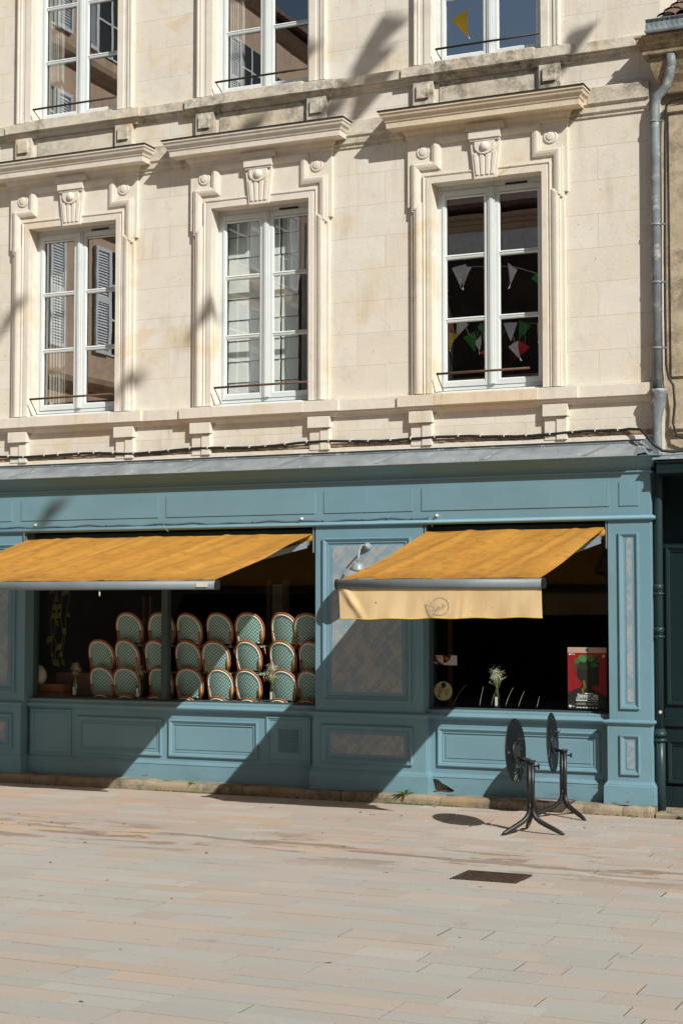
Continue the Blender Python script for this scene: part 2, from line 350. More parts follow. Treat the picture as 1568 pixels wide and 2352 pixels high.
# ------------------------------------------------------------------ ground
mb=MB();mb.add([(-80,-70,-.010),(60,-70,-.010),(60,-.12,-.010),(-80,-.12,-.010)],[(0,1,2,3)])
mb.add([(-80,-.12,-.010),(60,-.12,-.010),(60,40,-.010),(-80,40,-.010)],[(0,1,2,3)])
tag(mb.build('ground',M['ground_base']),kind='structure')
pv=[];pf=[];pc=[]
y=-.155;row=0
HX0,HX1,HY0,HY1=-4.535,-3.975,-4.465,-4.005
while y>-19:
    h=random.choice([.18,.22,.24,.27,.27,.31])
    x=-19+random.random()*.6
    while x<7:
        w=random.choice([.32,.42,.48,.55,.62,.76])*random.uniform(.92,1.08);g=random.choice([.0022,.003,.0045]);gx=random.choice([.003,.005,.008,.012])
        x1=x+w;y1=y-h
        pink=(.475,.38,.315);grey=(.405,.405,.38);och=(.50,.37,.255);pale=(.475,.465,.43);mau=(.42,.36,.31)
        far=min(1,max(0,(-y-2.6)/2.0))
        k=random.random()
        c0=pink if k<.42-.17*far else grey if k<.62+.15*far else pale if k<.80 else mau if k<.93 else och
        j=random.uniform(.93,1.06);bl=[pink[i]*(1-far)+grey[i]*far for i in range(3)]
        w_=.72-.17*far;c=[(c0[i]*w_+bl[i]*(1-w_))*j for i in range(3)]
        rects=[(x+gx,x1-gx,y-g,y1+g)]
        if x1>HX0-.004 and x<HX1+.004 and y>HY0-.004 and y1<HY1+.004:   # cut round the drain
            rects=[]
            for (a,b2,c2,d2) in ((x+g,min(x1-g,HX0-.006),y-g,y1+g),(max(x+g,HX1+.006),x1-g,y-g,y1+g),
                (max(x+g,HX0-.006),min(x1-g,HX1+.006),y-g,max(y1+g,HY1+.006)),(max(x+g,HX0-.006),min(x1-g,HX1+.006),min(y-g,HY0-.006),y1+g)):
                if b2-a>.01 and c2-d2>.01: rects.append((a,b2,c2,d2))
        tz=random.uniform(-.0028,.0022)
        if random.random()<.015 and len(rects)==1:
            a,b2,c2,d2=rects[0];rects=[(a+random.uniform(.004,.014),b2,c2,d2)]
        elif random.random()<.03 and len(rects)==1:
            a,b2,c2,d2=rects[0];k_=random.uniform(.3,.7);xm=a+(b2-a)*k_;rects=[(a,xm,c2,d2),(xm+.005,b2,c2,d2)]
        for (a,b2,c2,d2) in rects:
            q=len(pv);dx=random.uniform(-.002,.002)
            zz=[tz+random.uniform(-.001,.001) for _ in range(4)]
            pv+=[(a,c2,zz[0]),(b2,c2+dx,zz[1]),(b2,d2,zz[2]),(a,d2,zz[3]),(a,c2,-.0098),(b2,c2+dx,-.0098),(b2,d2,-.0098),(a,d2,-.0098)]
            for f in ((0,3,2,1),(0,1,5,4),(1,2,6,5),(2,3,7,6),(3,0,4,7)): pf.append([q+i for i in f]);pc.append(c)
        x=x1
    y-=h;row+=1
me=bpy.data.meshes.new('paving');me.from_pydata(pv,[],pf);at_=me.color_attributes.new('col','FLOAT_COLOR','CORNER')
dat=[]
for p_,c in zip(me.polygons,pc):
    for _ in p_.loop_indices: dat+=[c[0],c[1],c[2],1]
at_.data.foreach_set('color',dat);me.materials.append(M['paver'])
o=bpy.data.objects.new('paving',me);COL.objects.link(o);tag(o,kind='structure')
# kerb stones
mb=MB();x=-19.;ks=random.Random(3)
while x<-3.9:
    w=ks.uniform(.7,1.25);x1=min(x+w,-3.885);zt=ks.uniform(.095,.115);yf=-.14+ks.uniform(-.008,.01)
    n=7;vs=[]
    for i in range(n):
        t=i/(n-1);xx=x+.004+(x1-x-.008)*t;ed=.012 if i in(0,n-1) else 0
        zz=zt+ks.uniform(-.006,.004)-ed;a=yf+ks.uniform(-.006,.006)+ed
        vs+=[(xx,a,-.0095),(xx,a-.002,zz*.55),(xx,a+.006,zz-.022),(xx,a+.03,zz),(xx,.35,zz+.002)]
    fs=[]
    for i in range(n-1):
        for j in range(4): fs.append((i*5+j,i*5+j+1,i*5+5+j+1,i*5+5+j))
    fs+= [(0,1,2,3,4),tuple((n-1)*5+j for j in range(5))]
    mb.add(vs,fs);x=x1
kb=mb.build('kerb',M['kerbstone']);tag(kb,kind='structure')
# ------------------------------------------------------------------ THE STONE BUILDING
B=empty('stone_building',(0,0,0),'cream limestone building with tall white windows above the blue shopfront','building')
WIN=[-11.18,-8.555,-5.735]
YW=.10;XL=-16.;XR=-3.78
OPEN=[]
for c in WIN: OPEN+= [(c-.645,c+.645,4.56,6.945),(c-.645,c+.645,8.33,10.7)]
OPEN+=[(-14.45,-13.16,4.56,6.94),(-14.45,-13.16,8.33,10.7)]
xs=sorted({XL,XR}|{o_[0] for o_ in OPEN}|{o_[1] for o_ in OPEN});zs=sorted({3.70,12.2}|{o_[2] for o_ in OPEN}|{o_[3] for o_ in OPEN})
mb=MB()
for i in range(len(xs)-1):
    for j in range(len(zs)-1):
        mx_,mz=(xs[i]+xs[i+1])/2,(zs[j]+zs[j+1])/2
        if any(a<mx_<b and c<mz<d for a,b,c,d in OPEN): continue
        mb.add([(xs[i],YW,zs[j]),(xs[i+1],YW,zs[j]),(xs[i+1],YW,zs[j+1]),(xs[i],YW,zs[j+1])],[(0,1,2,3)])
mb.add([(XR,YW,3.7),(XR,6,3.7),(XR,6,12.2),(XR,YW,12.2)],[(0,1,2,3)])
mb.add([(XL,YW,0),(XL,6,0),(XL,6,12.2),(XL,YW,12.2)],[(0,1,2,3)])
mb.add([(XL,6,0),(XR,6,0),(XR,6,12.2),(XL,6,12.2)],[(0,1,2,3)])
bmw=mb.build('wall',M['stone'],B,fix=False)
mb=MB();mb.profx(XL-.3,XR+.1,[(-.45,12.2),(-.45,12.35),(3,14.3),(6.3,12.35),(6.3,12.2)]);mb.build('roof',M['rooftile'],B)
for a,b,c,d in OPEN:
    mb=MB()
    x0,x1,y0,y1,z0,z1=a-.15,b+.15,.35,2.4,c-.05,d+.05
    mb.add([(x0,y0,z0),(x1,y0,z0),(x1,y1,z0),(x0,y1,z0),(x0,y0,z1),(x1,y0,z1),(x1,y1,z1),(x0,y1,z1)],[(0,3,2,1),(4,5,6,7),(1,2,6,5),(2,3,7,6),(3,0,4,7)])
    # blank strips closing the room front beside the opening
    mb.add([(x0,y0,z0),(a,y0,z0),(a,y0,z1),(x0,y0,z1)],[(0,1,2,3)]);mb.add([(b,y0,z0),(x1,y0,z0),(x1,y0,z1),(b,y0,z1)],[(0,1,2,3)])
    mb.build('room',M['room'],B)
plan=lambda a,b,h:(a,b,h)          # (x,y),height -> for plan sweeps prof=(out,z)
pict=lambda pl:(lambda a,b,h:(a,pl-h,b))   # (x,z),height towards viewer
allw=[-13.805]+WIN
def band(ztop,zbot,mat,name,br,yb,low):
    # long moulded band that breaks forward over each pair of brackets
    path=[(XL,YW)]
    for c in allw:
        for s0,s1 in ((c-br[1],c-br[0]),(c+br[0],c+br[1])):
            path+=[(s0,YW),(s0,YW-yb),(s1,YW-yb),(s1,YW)]
    path+=[(-3.905,YW),(-3.905,YW+.05)]
    mb=MB()
    mb.sweep(path,[(0,ztop+.012),(.085,ztop),(.088,ztop-.004),(.088,zbot),(.062,zbot-.004),(.060,zbot-.02),(.045,zbot-.026),(.030,zbot-.05),(.028,low),(0,low-.004)],lambda a,b,h:(a,b,h),side=-1)
    return mb.build(name,mat,B)
band(4.545,4.42,M['trim'],'sill_band',(.605,.955),.03,4.36)
band(8.30,8.19,M['light_weather'],'sill_band',(.585,.90),.03,8.12)
for c in allw:
    for lvl,(zt,zb,mat,h0,h1) in enumerate(((4.55,4.42,'trim',.605,.955),(8.325,8.19,'weathered' if c==WIN[2] else 'light_weather',.585,.90))):
        # sill stone between the brackets
        mb=MB();mb.profx(c-h0+.004,c+h0-.004,[(.11,zt+.01),(-.015,zt),(-.022,zt-.008),(-.022,zb),(.03,zb-.004),(.04,zb-.03),(.07,zb-.06),(.098,zb-.075),(.11,zb-.075)])
        mb.build('window_sill',M['trim_warm'] if (c==WIN[2] and lvl==0) else M[mat],B,bev=.003)
        for s in(-1,1):
            a,b=sorted((c+s*(h0+.035),c+s*(h1-.035)));mb=MB()
            if lvl==0:
                mb.box(a,b,.018,.11,4.235,4.365)
                mb.box(a+.01,b-.01,.062,.11,3.98,4.235);cx_=(a+b)/2+.02
                mb.box(cx_-.012,b-.015,.048,.08,3.98,4.22)
            else:
                mb.box(a,b,.035,.11,7.86,8.13);mb.box(a+.05,b-.05,.008,.05,7.93,8.09)
            mb.build('bracket',M[mat],B,bev=.004)
# string course
mb=MB();mb.profx(XL,-3.90,[(.11,7.805),(.04,7.795),(.035,7.785),(.035,7.615),(.055,7.60),(.058,7.53),(.08,7.515),(.082,7.485),(.11,7.48)])
mb.build('string_course',M['light_weather'],B,bev=.003)
# string course weathered cap
mb=MB();mb.profx(-4.56,-3.898,[(.036,7.8),(.027,7.79),(.027,7.62),(.036,7.61)]);mb.build('weathered_course',M['weathered'],B)
# panel of lichened stone below 2F window 3
for c,mt in zip(WIN,('light_weather','light_weather','weathered')):
    mb=MB();mb.box(c-.56,c+.56,.088,.11,7.815,8.11);mb.build('sill_panel',M[mt],B)
def surround(c):
    root=empty('window_surround',(c,0,0));root.parent=B
    mb=MB()
    # backing slab with ears (three sides), 4 cm proud
    for s in(-1,1):
        a,b=sorted((c+s*.645,c+s*.895));mb.box(a,b,.055,.11,4.56,6.70)
        a,b=sorted((c+s*.645,c+s*.935));mb.box(a,b,.052,.11,6.70,7.48)
    mb.box(c-.645,c+.645,.053,.11,6.945,7.48)
    P=[(c-.645,4.56),(c-.645,6.945),(c+.645,6.945),(c+.645,4.56)]
    mb.sweep(P,[(0,0),(0,.022),(.062,.022),(.066,.012),(.078,.014),(.088,.026),(.10,.026),(.10,0)],pict(.056))
    Q=[(c-.80,4.56),(c-.80,6.69),(c-.83,6.69),(c-.83,7.15),(c-.585,7.15),(c-.585,7.44),(c+.585,7.44),(c+.585,7.15),(c+.83,7.15),(c+.83,6.69),(c+.80,6.69),(c+.80,4.56)]
    mb.sweep(Q,[(-.055,0),(-.055,.012),(-.045,.014),(-.042,.028),(-.015,.040),(.012,.045),(.03,.040),(.034,.030),(.05,.030),(.052,0)],pict(.056))
    o=mb.build('architrave',M['surround_warm' if c==WIN[2] else 'trim'],root);o.location=(-c,0,0)
    for s in(-1,1):
        mb=MB();mb.lathe((c+s*.745,.05,7.32),(0,-1,0),[(.080,0),(.080,.006),(.072,.012),(.058,.013),(.055,.008),(.050,.016),(.03,.020),(0.002,.021)],24)
        o=mb.build('rosette',M['trim'],root);o.location=(-c,0,0)
    mb=MB();k=c+.005
    mb.prism([(k-.175,7.35),(k+.175,7.35),(k+.13,6.93),(k-.13,6.93)],.010,.06)
    mb.prism([(k-.185,7.47),(k+.185,7.47),(k+.185,7.375),(k-.185,7.375)],-.030,.06)
    mb.prism([(k-.175,7.376),(k+.175,7.376),(k+.17,7.35),(k-.17,7.35)],-.015,.06)
    for i in range(4):
        t=-.75+.5*i;mb.prism([(k+t*.15-.022,7.22),(k+t*.15+.022,7.22),(k+t*.115+.018,6.97),(k+t*.115-.018,6.97)],-.002,.012)
    n=10
    mb.prism([(k-.12,7.345)]+[(k+.12*math.cos(math.pi+math.pi*i/n),7.30+.10*math.sin(math.pi+math.pi*i/n)) for i in range(n+1)]+[(k+.12,7.345)],-.012,.012)
    mb.lathe((k,-.008,7.285),(0,-1,0),[(.055,0),(.054,.012),(.044,.022),(.028,.032),(.002,.036)],20)
    o=mb.build('keystone',M['trim'],root,bev=.003);o.location=(-c,0,0)
for c in allw: surround(c)
def hood(c,mat):
    mb=MB();path=[(c-.89,.10),(c-.89,.055),(c-.21,.055),(c-.21,.0),(c+.21,.0),(c+.21,.055),(c+.89,.055),(c+.89,.10)]
    mb.sweep([(c-.93,.101),(c-.93,.05),(c+.93,.05),(c+.93,.101)],[(0,7.478),(.02,7.485),(.022,7.52),(.05,7.555),(.055,7.575),(.07,7.585),(.185,7.588),(.19,7.582),(.195,7.645),(.205,7.65),(.215,7.675),(.24,7.70),(.252,7.735),(.262,7.738),(.262,7.768),(.24,7.772),(0,7.81)],plan,side=-1)
    mb.box(c-.22,c+.23,-.02,.06,7.475,7.552)
    hd=mb.build('hood_moulding',mat,B)
    mb=MB();mb.sweep([(c-.93,.06),(c-.93,.05),(c+.93,.05),(c+.93,.06)],[(0,7.815),(.268,7.778),(.272,7.772),(.272,7.762),(.264,7.762)],plan,side=-1)
    mb.add([(c-1.2,-.2,7.775),(c+1.2,-.2,7.775),(c+1.0,.04,7.816),(c-1.0,.04,7.816)],[(0,1,2,3)])
    o=mb.build('lead_cap',M['iron'],hd)
for c in allw: hood(c,M['trim'] if c!=WIN[2] else M['trim_warm'])
for c in allw:   # upper floor plain architraves
    mb=MB()
    for s in(-1,1):
        a,b=sorted((c+s*.645,c+s*.855));mb.box(a,b,.06,.11,8.33,11)
    mb.box(c-.645,c+.645,.06,.11,10.7,11)
    P=[(c-.645,8.33),(c-.645,10.7),(c+.645,10.7),(c+.645,8.33)]
    mb.sweep(P,[(0,0),(0,.02),(.085,.02),(.09,.008),(.14,.010),(.146,.024),(.165,.024),(.17,.012),(.185,.03),(.205,.03),(.21,0)],pict(.061))
    mb.build('architrave',M['trim'],B)
def window(c,z0,z1,munt,broken=False,blind=False,curt=False,pm='pane'):
    w=empty('window',(c,.25,z0));w.parent=B;L=(-c,-.25,-z0)
    zf0=z0+.045 if z0<6 else z0+.02
    mb=MB()
    mb.box(c-.645,c-.585,.235,.33,zf0,z1);mb.box(c+.585,c+.645,.235,.33,zf0,z1);mb.box(c-.585,c+.585,.235,.33,z1-.06,z1)
    mb.box(c-.585,c+.585,.235,.33,zf0,zf0+.04)
    if z0<6: mb.profx(c-.63,c+.63,[(.36,z0+.052),(.13,z0+.024),(.12,z0+.012),(.12,z0+.002),(.36,z0+.002)])
    o=mb.build('window_frame',M['pvc'],w,bev=.004);o.location=L
    a,b,yr=c-.645,c+.645,.1125;mb=MB()
    mb.add([(a,yr,z0),(a,.34,z0),(b,.34,z0),(b,yr,z0),(a,yr,z1),(a,.34,z1),(b,.34,z1),(b,yr,z1)],[(0,1,5,4),(3,2,6,7),(4,5,6,7),(0,1,2,3)])
    o=mb.build('reveal',M['trim'],w,fix=False);o.location=L
    gz0=z0+.145 if z0<6 else z0+.115;gz1=z1-.125
    for s in(-1,1):
        mb=MB();a,b=(c-.583,c+.008) if s<0 else (c+.010,c+.583)
        ga,gb=(c-.548,c-.078) if s<0 else (c+.085,c+.548)
        yf=.222 if s<0 else .226
        mb.box(a,ga,yf,.28,zf0+.042,z1-.062);mb.box(gb,b,yf,.28,zf0+.042,z1-.062)
        mb.box(ga,gb,yf+.001,.28,zf0+.042,gz0);mb.box(ga,gb,yf+.001,.28,gz1,z1-.062)
        for mz in munt: mb.box(ga,gb,yf+.012,.275,mz-.014,mz+.014)
        if s<0:
            mb.box(c-.035,c+.045,.205,.2215,zf0+.05,z1-.065);mb.box(c-.012,c+.022,.193,.2045,zf0+.05,z1-.065)
        # glazing beads
        zz=[gz0]+[m_ for m_ in munt if m_<gz1]+[gz1]
        for q in range(len(zz)-1): mb.rect_mould(ga-.004,gb+.004,zz[q]+(.010 if q else -.004),zz[q+1]-.010,yf+.02,[(0,.014),(.012,.010),(.018,0)])
        o=mb.build('sash',M['pvc'],w,bev=.003);o.location=L
        mb=MB();tw=random.uniform(-.004,.004);mb.add([(ga-.005,.262,gz0-.005),(gb+.005,.262+tw,gz0-.005),(gb+.005,.262+tw,gz1+.005),(ga-.005,.262,gz1+.005)],[(0,1,2,3)])
        o=mb.build('pane',M[pm],w,fix=False);o.location=L
    if z0<6:
        mb=MB();mb.box(c+.17,c+.42,.222,.236,z1-.055,z1-.037);o=mb.build('air_vent',M['iron'],w);o.location=L
    # guard rail
    zr=z0+.213 if z0<6 else z0+.14
    mb=MB();x1=c+.505 if broken else c+.642
    mb.tube([(c-.575,.0,zr-.004),(x1,.0,zr+.0)],.0135,8)
    mb.tube([(c-.57,.0,zr-.008),(c-.535,.10,z0+.03)],.006,6)
    o=mb.build('guard_rail',M['rust'] if z0<6 else M['iron'],w);o.location=L
    if blind:
        mb=MB();n=9
        for i in range(n):
            za_=z0+.06+(z1-z0-.1)/n*i;zb_=z0+.06+(z1-z0-.1)/n*(i+1)
            mb.add([(c-.60,.40,za_+.004),(c+.10,.40,za_+.004),(c+.10,.415,zb_),(c-.60,.415,zb_)],[(0,1,2,3)])
            mb.add([(c+.12,.40,za_+.004),(c+.34,.40,za_+.004),(c+.34,.415,zb_),(c+.12,.415,zb_)],[(0,1,2,3)])
        o=mb.build('blind',M['blind'],w);o.location=L
    if curt:
        mb=MB();n=40;xa,xb=curt;vs=[];
        for i in range(n+1):
            t=i/n;xx=c+xa+(xb-xa)*t;yy=.45+.03*math.sin(t*38)+.012*math.sin(t*91)
            vs+=[(xx,yy,z0+.02),(xx,yy,z1)]
        mb.add(vs,[(2*i,2*i+2,2*i+3,2*i+1) for i in range(n)],True)
        o=mb.build('curtain',M['curtain'],w);o.location=L
for i,c in enumerate(allw):
    window(c,4.56,6.945,[5.405,6.125],broken=(i==3),blind=(i==2),curt=(.36,.62) if i==2 else ((-.6,-.33) if i==1 else None),pm='pane_low' if i==2 else 'pane')
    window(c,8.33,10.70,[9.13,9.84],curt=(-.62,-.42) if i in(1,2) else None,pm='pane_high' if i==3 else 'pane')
# zone over the shopfront: crumbling strip + flashing
mb=MB();n=150;vs=[];rr=random.Random(5)
for i in range(n+1):
    x=-13+9.1*i/n;t=rr.uniform(-.012,.012);d=rr.uniform(0,.018)
    vs+=[(x,YW-.001,4.055),(x,YW-.02-d,4.035+t),(x,YW-.018-d,4.012+t),(x,YW-.004,4.0+t*.5)]
mb.add(vs,[(4*i+j,4*i+4+j,4*i+5+j,4*i+1+j) for i in range(n) for j in range(3)])
mb.build('crumbling_mortar',M['rubble'],B)
mb=MB();vs=[]
for i in range(n+1):
    x=-13+9.1*i/n;t=rr.uniform(-.004,.004)
    vs+=[(x,YW-.002,4.004),(x,YW-.028,3.996+t),(x,YW-.03,3.95)]
mb.add(vs,[(3*i+j,3*i+3+j,3*i+4+j,3*i+1+j) for i in range(n) for j in range(2)]);mb.build('render_strip',M['trim'],B)
# ------------------------------------------------------------------ cables and pipes on the wall
mb=MB();pts=[];rr=random.Random(2)
for i in range(100):
    x=-13+8.85*i/99;pts.append((x,.055,4.055+.012*math.sin(i*.35)+.01*math.sin(i*.11+1)+rr.uniform(-.003,.003)))
pts[-1]=(-4.15,.05,4.06)
pts+=[(-4.02,.0,4.045),(-3.95,-.06,3.98),(-3.86,-.09,3.87),(-3.76,-.09,3.80),(-3.66,-.05,3.79),(-3.5,.0,3.81),(-3.2,.02,3.82),(-2.4,.02,3.82)]
mb.tube(pts,.016,8)
W=mb.build('wall_cable',M['cable']);tag(W,'black cable clipped along the wall just above the blue shopfront roof','cable')
mb=MB()
for i in range(34):
    x=-12.9+i*.262+rr.uniform(-.03,.03)
    if x>-4.2: break
    k=min(99,max(0,round((x+13)/8.85*99)));p=pts[k];mb.box(x-.007,x+.007,p[1]-.02,YW,p[2]-.006,p[2]+.028)
mb.build('clip',M['whiteclip'],W)['kind']='stuff'
mb=MB();pts=[(-2.4,.07,7.62),(-3.55,.07,7.56),(-3.66,.07,7.55),(-3.715,.06,7.50),(-3.73,.05,7.2),(-3.74,.05,6.3),(-3.75,.05,5.3),(-3.745,.05,4.72),(-3.72,.045,4.58),(-3.67,.04,4.5),(-3.66,.05,4.3),(-3.68,.05,4.1),(-3.64,.04,3.97),(-3.54,.04,3.92),(-3.2,.04,3.91),(-2.4,.04,3.91)]
mb.tube(pts,.013,8)
V=mb.build('downpipe_cable',M['cable']);tag(V,'black cable running down beside the grey zinc downpipe','cable')
D=empty('zinc_downpipe',(-3.83,.02,3.75),'weathered grey zinc downpipe with hopper at the right end of the stone wall','drainpipe')
def dp(mb,name,mat): 
    o=mb.build(name,mat,D);o.location=-Vector(D.location);return o
mb=MB();mb.tube([(-3.62,-.10,8.0),(-3.63,-.09,7.90),(-3.66,-.04,7.78),(-3.70,.0,7.70),(-3.80,.02,7.60),(-3.825,.02,7.5),(-3.83,.02,7.3),(-3.84,.02,4.43)],.052,16);dp(mb,'pipe',M['zinc'])
mb=MB()
for z in(7.33,6.22,4.9,5.6):
    mb=MB();mb.lathe((-3.835,.02,z),(0,0,1),[(.05,-.012),(.058,-.012),(.058,.012),(.05,.012)],16);mb.box(-3.78,-3.735,.0,.03,z-.008,z+.008);dp(mb,'collar',M['zinc'])
mb=MB();n=14
def ring(cx,cy,rx,ry,z): return [(cx+rx*math.copysign(abs(math.cos(2*math.pi*k/n))**.7,math.cos(2*math.pi*k/n)),cy+ry*math.sin(2*math.pi*k/n),z) for k in range(n)]
rs=[ring(-3.82,.0,.095,.085,4.46),ring(-3.82,.0,.10,.09,4.435),ring(-3.82,.0,.088,.08,4.42),ring(-3.825,.0,.078,.07,4.30),ring(-3.84,.02,.05,.05,4.16),ring(-3.842,.025,.045,.045,4.1),ring(-3.842,.04,.045,.045,3.7)]
vs=[p for r_ in rs for p in r_];mb.add(vs,[(i*n+k,i*n+(k+1)%n,(i+1)*n+(k+1)%n,(i+1)*n+k) for i in range(len(rs)-1) for k in range(n)],True)
dp(mb,'hopper',M['zinc'])
# ------------------------------------------------------------------ THE BLUE SHOPFRONT
F=empty('blue_shopfront',(0,0,0),'blue painted wooden shopfront with panelled pilasters under the stone wall','shopfront')
def fb(mb,name,mat='blue',bev=.003,par=None):
    return mb.build(name,M[mat],par or F,bev=bev)
FX0,FX1=-16.,-3.92
# sloping zinc cover
mb=MB();mb.profx(FX0,-4.02,[(.098,3.945),(.098,3.915),(.08,3.91),(-.155,3.775),(-.168,3.765),(-.172,3.755),(-.160,3.750),(-.145,3.76),(.09,3.89)])
cover=fb(mb,'roof_cover','slate',0)
mb=MB();mb.profx(FX0,-4.0,[(.104,3.995),(.092,3.99),(.086,3.93),(.084,3.918),(.104,3.918)]);fb(mb,'flashing','zinc',0)
mb=MB();rr=random.Random(4)
x=-12.9
while x<-4.2:
    mb.add([(x,.078,3.9135),(x+.012,.078,3.9135),(x-.19,-.157,3.7775),(x-.205,-.157,3.7775)],[(0,1,2,3)])
    mb.add([(x,.078,3.9135),(x+.055,.078,3.9135),(x-.15,-.157,3.7785),(x-.205,-.157,3.7785)],[(0,1,2,3)])
    x+=rr.choice([1.15,1.25,1.3])
o=fb(mb,'seam','zinc',0,cover)
# torn metal flap at the right end
mb=MB();mb.add([(-4.03,.09,3.95),(-3.93,.06,3.97),(-3.86,.0,3.90),(-3.80,-.06,3.74),(-3.845,-.09,3.79),(-3.87,-.12,3.73),(-3.93,-.15,3.79),(-4.06,-.168,3.765)],[(0,1,2,3),(0,3,4,5),(0,5,6,7)]);
m_=fb(mb,'torn_flap','zinc',0);md=m_.modifiers.new('s','SOLIDIFY');md.thickness=.006
# cornice
mb=MB();mb.sweep([(FX0,.0),(FX1,.0),(FX1,.35)],[(0,3.585),(.018,3.59),(.024,3.60),(.018,3.612),(.012,3.618),(.012,3.648),(.03,3.655),(.036,3.675),(.05,3.69),(.055,3.70),(.08,3.715),(.10,3.735),(.105,3.745),(.135,3.752),(.14,3.76),(.0,3.80)],plan,side=-1)
fb(mb,'cornice')
mb=MB();mb.box(FX0,FX1,0,.30,3.12,3.60)
fas=fb(mb,'fascia')
mb=MB()
for a,b in ((-13.9,-12.0),(-11.86,-9.88),(-9.77,-7.80),(-7.69,-6.60),(-6.49,-4.36),(-4.25,-4.04)):
    mb.prism([(a,3.24),(b,3.24),(b,3.495),(a,3.495)],-.009,.001)
fb(mb,'fascia_panel',par=fas,bev=.002)
mb=MB();mb.sweep([(FX0,.0),(FX1,.0),(FX1,.35)],[(0,3.085),(.022,3.088),(.038,3.10),(.042,3.115),(.036,3.13),(.02,3.14),(0,3.142)],plan,side=-1,smooth=True)
fb(mb,'bead_moulding',bev=0)
MP=[(0,0),(0,.026),(.012,.030),(.022,.026),(.024,.020),(.034,.018),(.046,.008),(.05,.006),(.052,.012),(.06,.012),(.062,.0)]
MPs=[(0,0),(0,.022),(.006,.024),(.020,.022),(.023,.014),(.034,.012),(.040,.004),(.046,.004),(.048,.0)]
def pilaster(x0,x1,lx0,lx1,ups,los,fx=.11):
    r=empty('pilaster',(x0,0,0));r.parent=F
    def pb(mb,n,m='blue',bev=.003):
        o=mb.build(n,M[m],r,bev=bev);o.location=(-x0,0,0);return o
    mb=MB();mb.box(x0,x1,.0,.30,.97,3.086);mb.box(lx0,lx1,-.016,.30,.30,.935)
    pb(mb,'shaft')
    mb=MB();mb.sweep([(lx0,.3),(lx0,-.016),(lx1,-.016),(lx1,.3)],[(0,.93),(.014,.935),(.018,.948),(.03,.952),(.034,.965),(.030,.978),(.018,.984),(-.02,.99)],plan,side=-1);pb(mb,'dado_rail')
    mb=MB();mb.sweep([(lx0,.3),(lx0,-.016),(lx1,-.016),(lx1,.3)],[(0,.345),(.008,.34),(.012,.325),(.024,.32),(.026,.302),(.034,.298),(.036,.104),(.0,.10)],plan,side=-1);pb(mb,'base_board')
    for (a,b) in ups:
        mb=MB();mb.rect_mould(a,b,1.10,2.955,0.,MP if b-a>.5 else MPs);pb(mb,'panel_moulding',bev=0)
        t=fx if b-a>.5 else .075;mb=MB();mb.prism([(a+t,1.10+t),(b-t,1.10+t),(b-t,2.955-t+.02),(a+t,2.955-t+.02)],-.004,.0);pb(mb,'marbled_panel','faux',0)
    for (a,b) in los:
        mb=MB();mb.rect_mould(a,b,.415,.835,-.016,MP if b-a>.5 else MPs);pb(mb,'panel_moulding',bev=0)
        t=.10 if b-a>.5 else .065;mb=MB();mb.prism([(a+t,.415+t),(b-t,.415+t),(b-t,.835-t),(a+t,.835-t)],-.020,-.016);pb(mb,'marbled_panel','faux',0)
    return r
pilaster(-13.05,-11.79,-13.08,-11.83,[(-12.95,-11.93)],[(-12.95,-11.95)])
pilaster(-7.80,-6.48,-7.82,-6.44,[(-7.70,-6.62)],[(-7.70,-6.60)])
pilaster(-4.38,-3.92,-4.40,-3.925,[(-4.26,-4.05)],[(-4.26,-4.05)])
def riser(x0,x1,hole=False):
    r=empty('stall_riser',(x0,.12,0));r.parent=F;L=(-x0,-.12,0)
    def pb(mb,n,m='blue',bev=.003):
        o=mb.build(n,M[m],r,bev=bev);o.location=L;return o
    mb=MB();mb.box(x0,x1,.12,.20,.285,.935);pb(mb,'board')
    mb=MB();mb.profx(x0,x1,[(.20,1.035),(.095,1.03),(.090,1.022),(.090,.998),(.075,.992),(.07,.985),(.055,.98),(.046,.965),(.055,.948),(.085,.94),(.10,.925),(.12,.92),(.20,.92)]);pb(mb,'window_ledge',bev=.002)
    mb=MB()
    if hole: poly=[(x0,.10),(x0,.125),(-6.43,.122),(-6.40,.12),(-6.33,.128),(-6.22,.125),(-6.165,.13),(-6.155,.152),(-6.20,.178),(-6.235,.198),(-6.29,.222),(-6.34,.262),(-6.385,.268),(-6.40,.262),(-6.43,.255),(x0,.252),(x0,.29),(x1,.29),(x1,.10)]
    else: poly=[(x0,.10),(x0,.29),(x1,.29),(x1,.10)]
    mb.prism(poly,.088,.118)
    mb.profx(x0 if not hole else x0,x1,[(.12,.33),(.105,.325),(.10,.31),(.086,.305),(.082,.291),(.12,.291)])
    o=pb(mb,'base_board',bev=0)
    return r,pb
r1,pb1=riser(-11.79,-7.80)
for a,b,c,d in((-11.08,-9.88,.385,.825),(-9.78,-8.59,.385,.825)):
    mb=MB();mb.rect_mould(a,b,c,d,.12,MP);pb1(mb,'panel_moulding',bev=0)
    mb=MB();mb.prism([(a+.085,c+.085),(b-.085,c+.085),(b-.085,d-.085),(a+.085,d-.085)],.113,.121);pb1(mb,'field_panel')
for a,b,c,d in((-11.76,-11.17,.335,.90),(-8.48,-7.91,.36,.90)):
    mb=MB();mb.rect_mould(a,b,c,d,.12,[(0,0),(0,.018),(.02,.02),(.03,.008),(.04,.01),(.045,0)]);pb1(mb,'panel_moulding',bev=0)
mb=MB();mb.rect_mould(-8.34,-8.04,.47,.78,.12,[(0,0),(0,.008),(.018,.008),(.018,0)])
for i in range(16):
    z=.495+i*.0165;mb.profx(-8.315,-8.065,[(.12,z+.010),(.108,z),(.12,z)])
pb1(mb,'vent_grille',bev=0)
r2,pb2=riser(-6.48,-4.38,True)
mb=MB();mb.rect_mould(-6.35,-4.515,.41,.835,.12,MP);pb2(mb,'panel_moulding',bev=0)
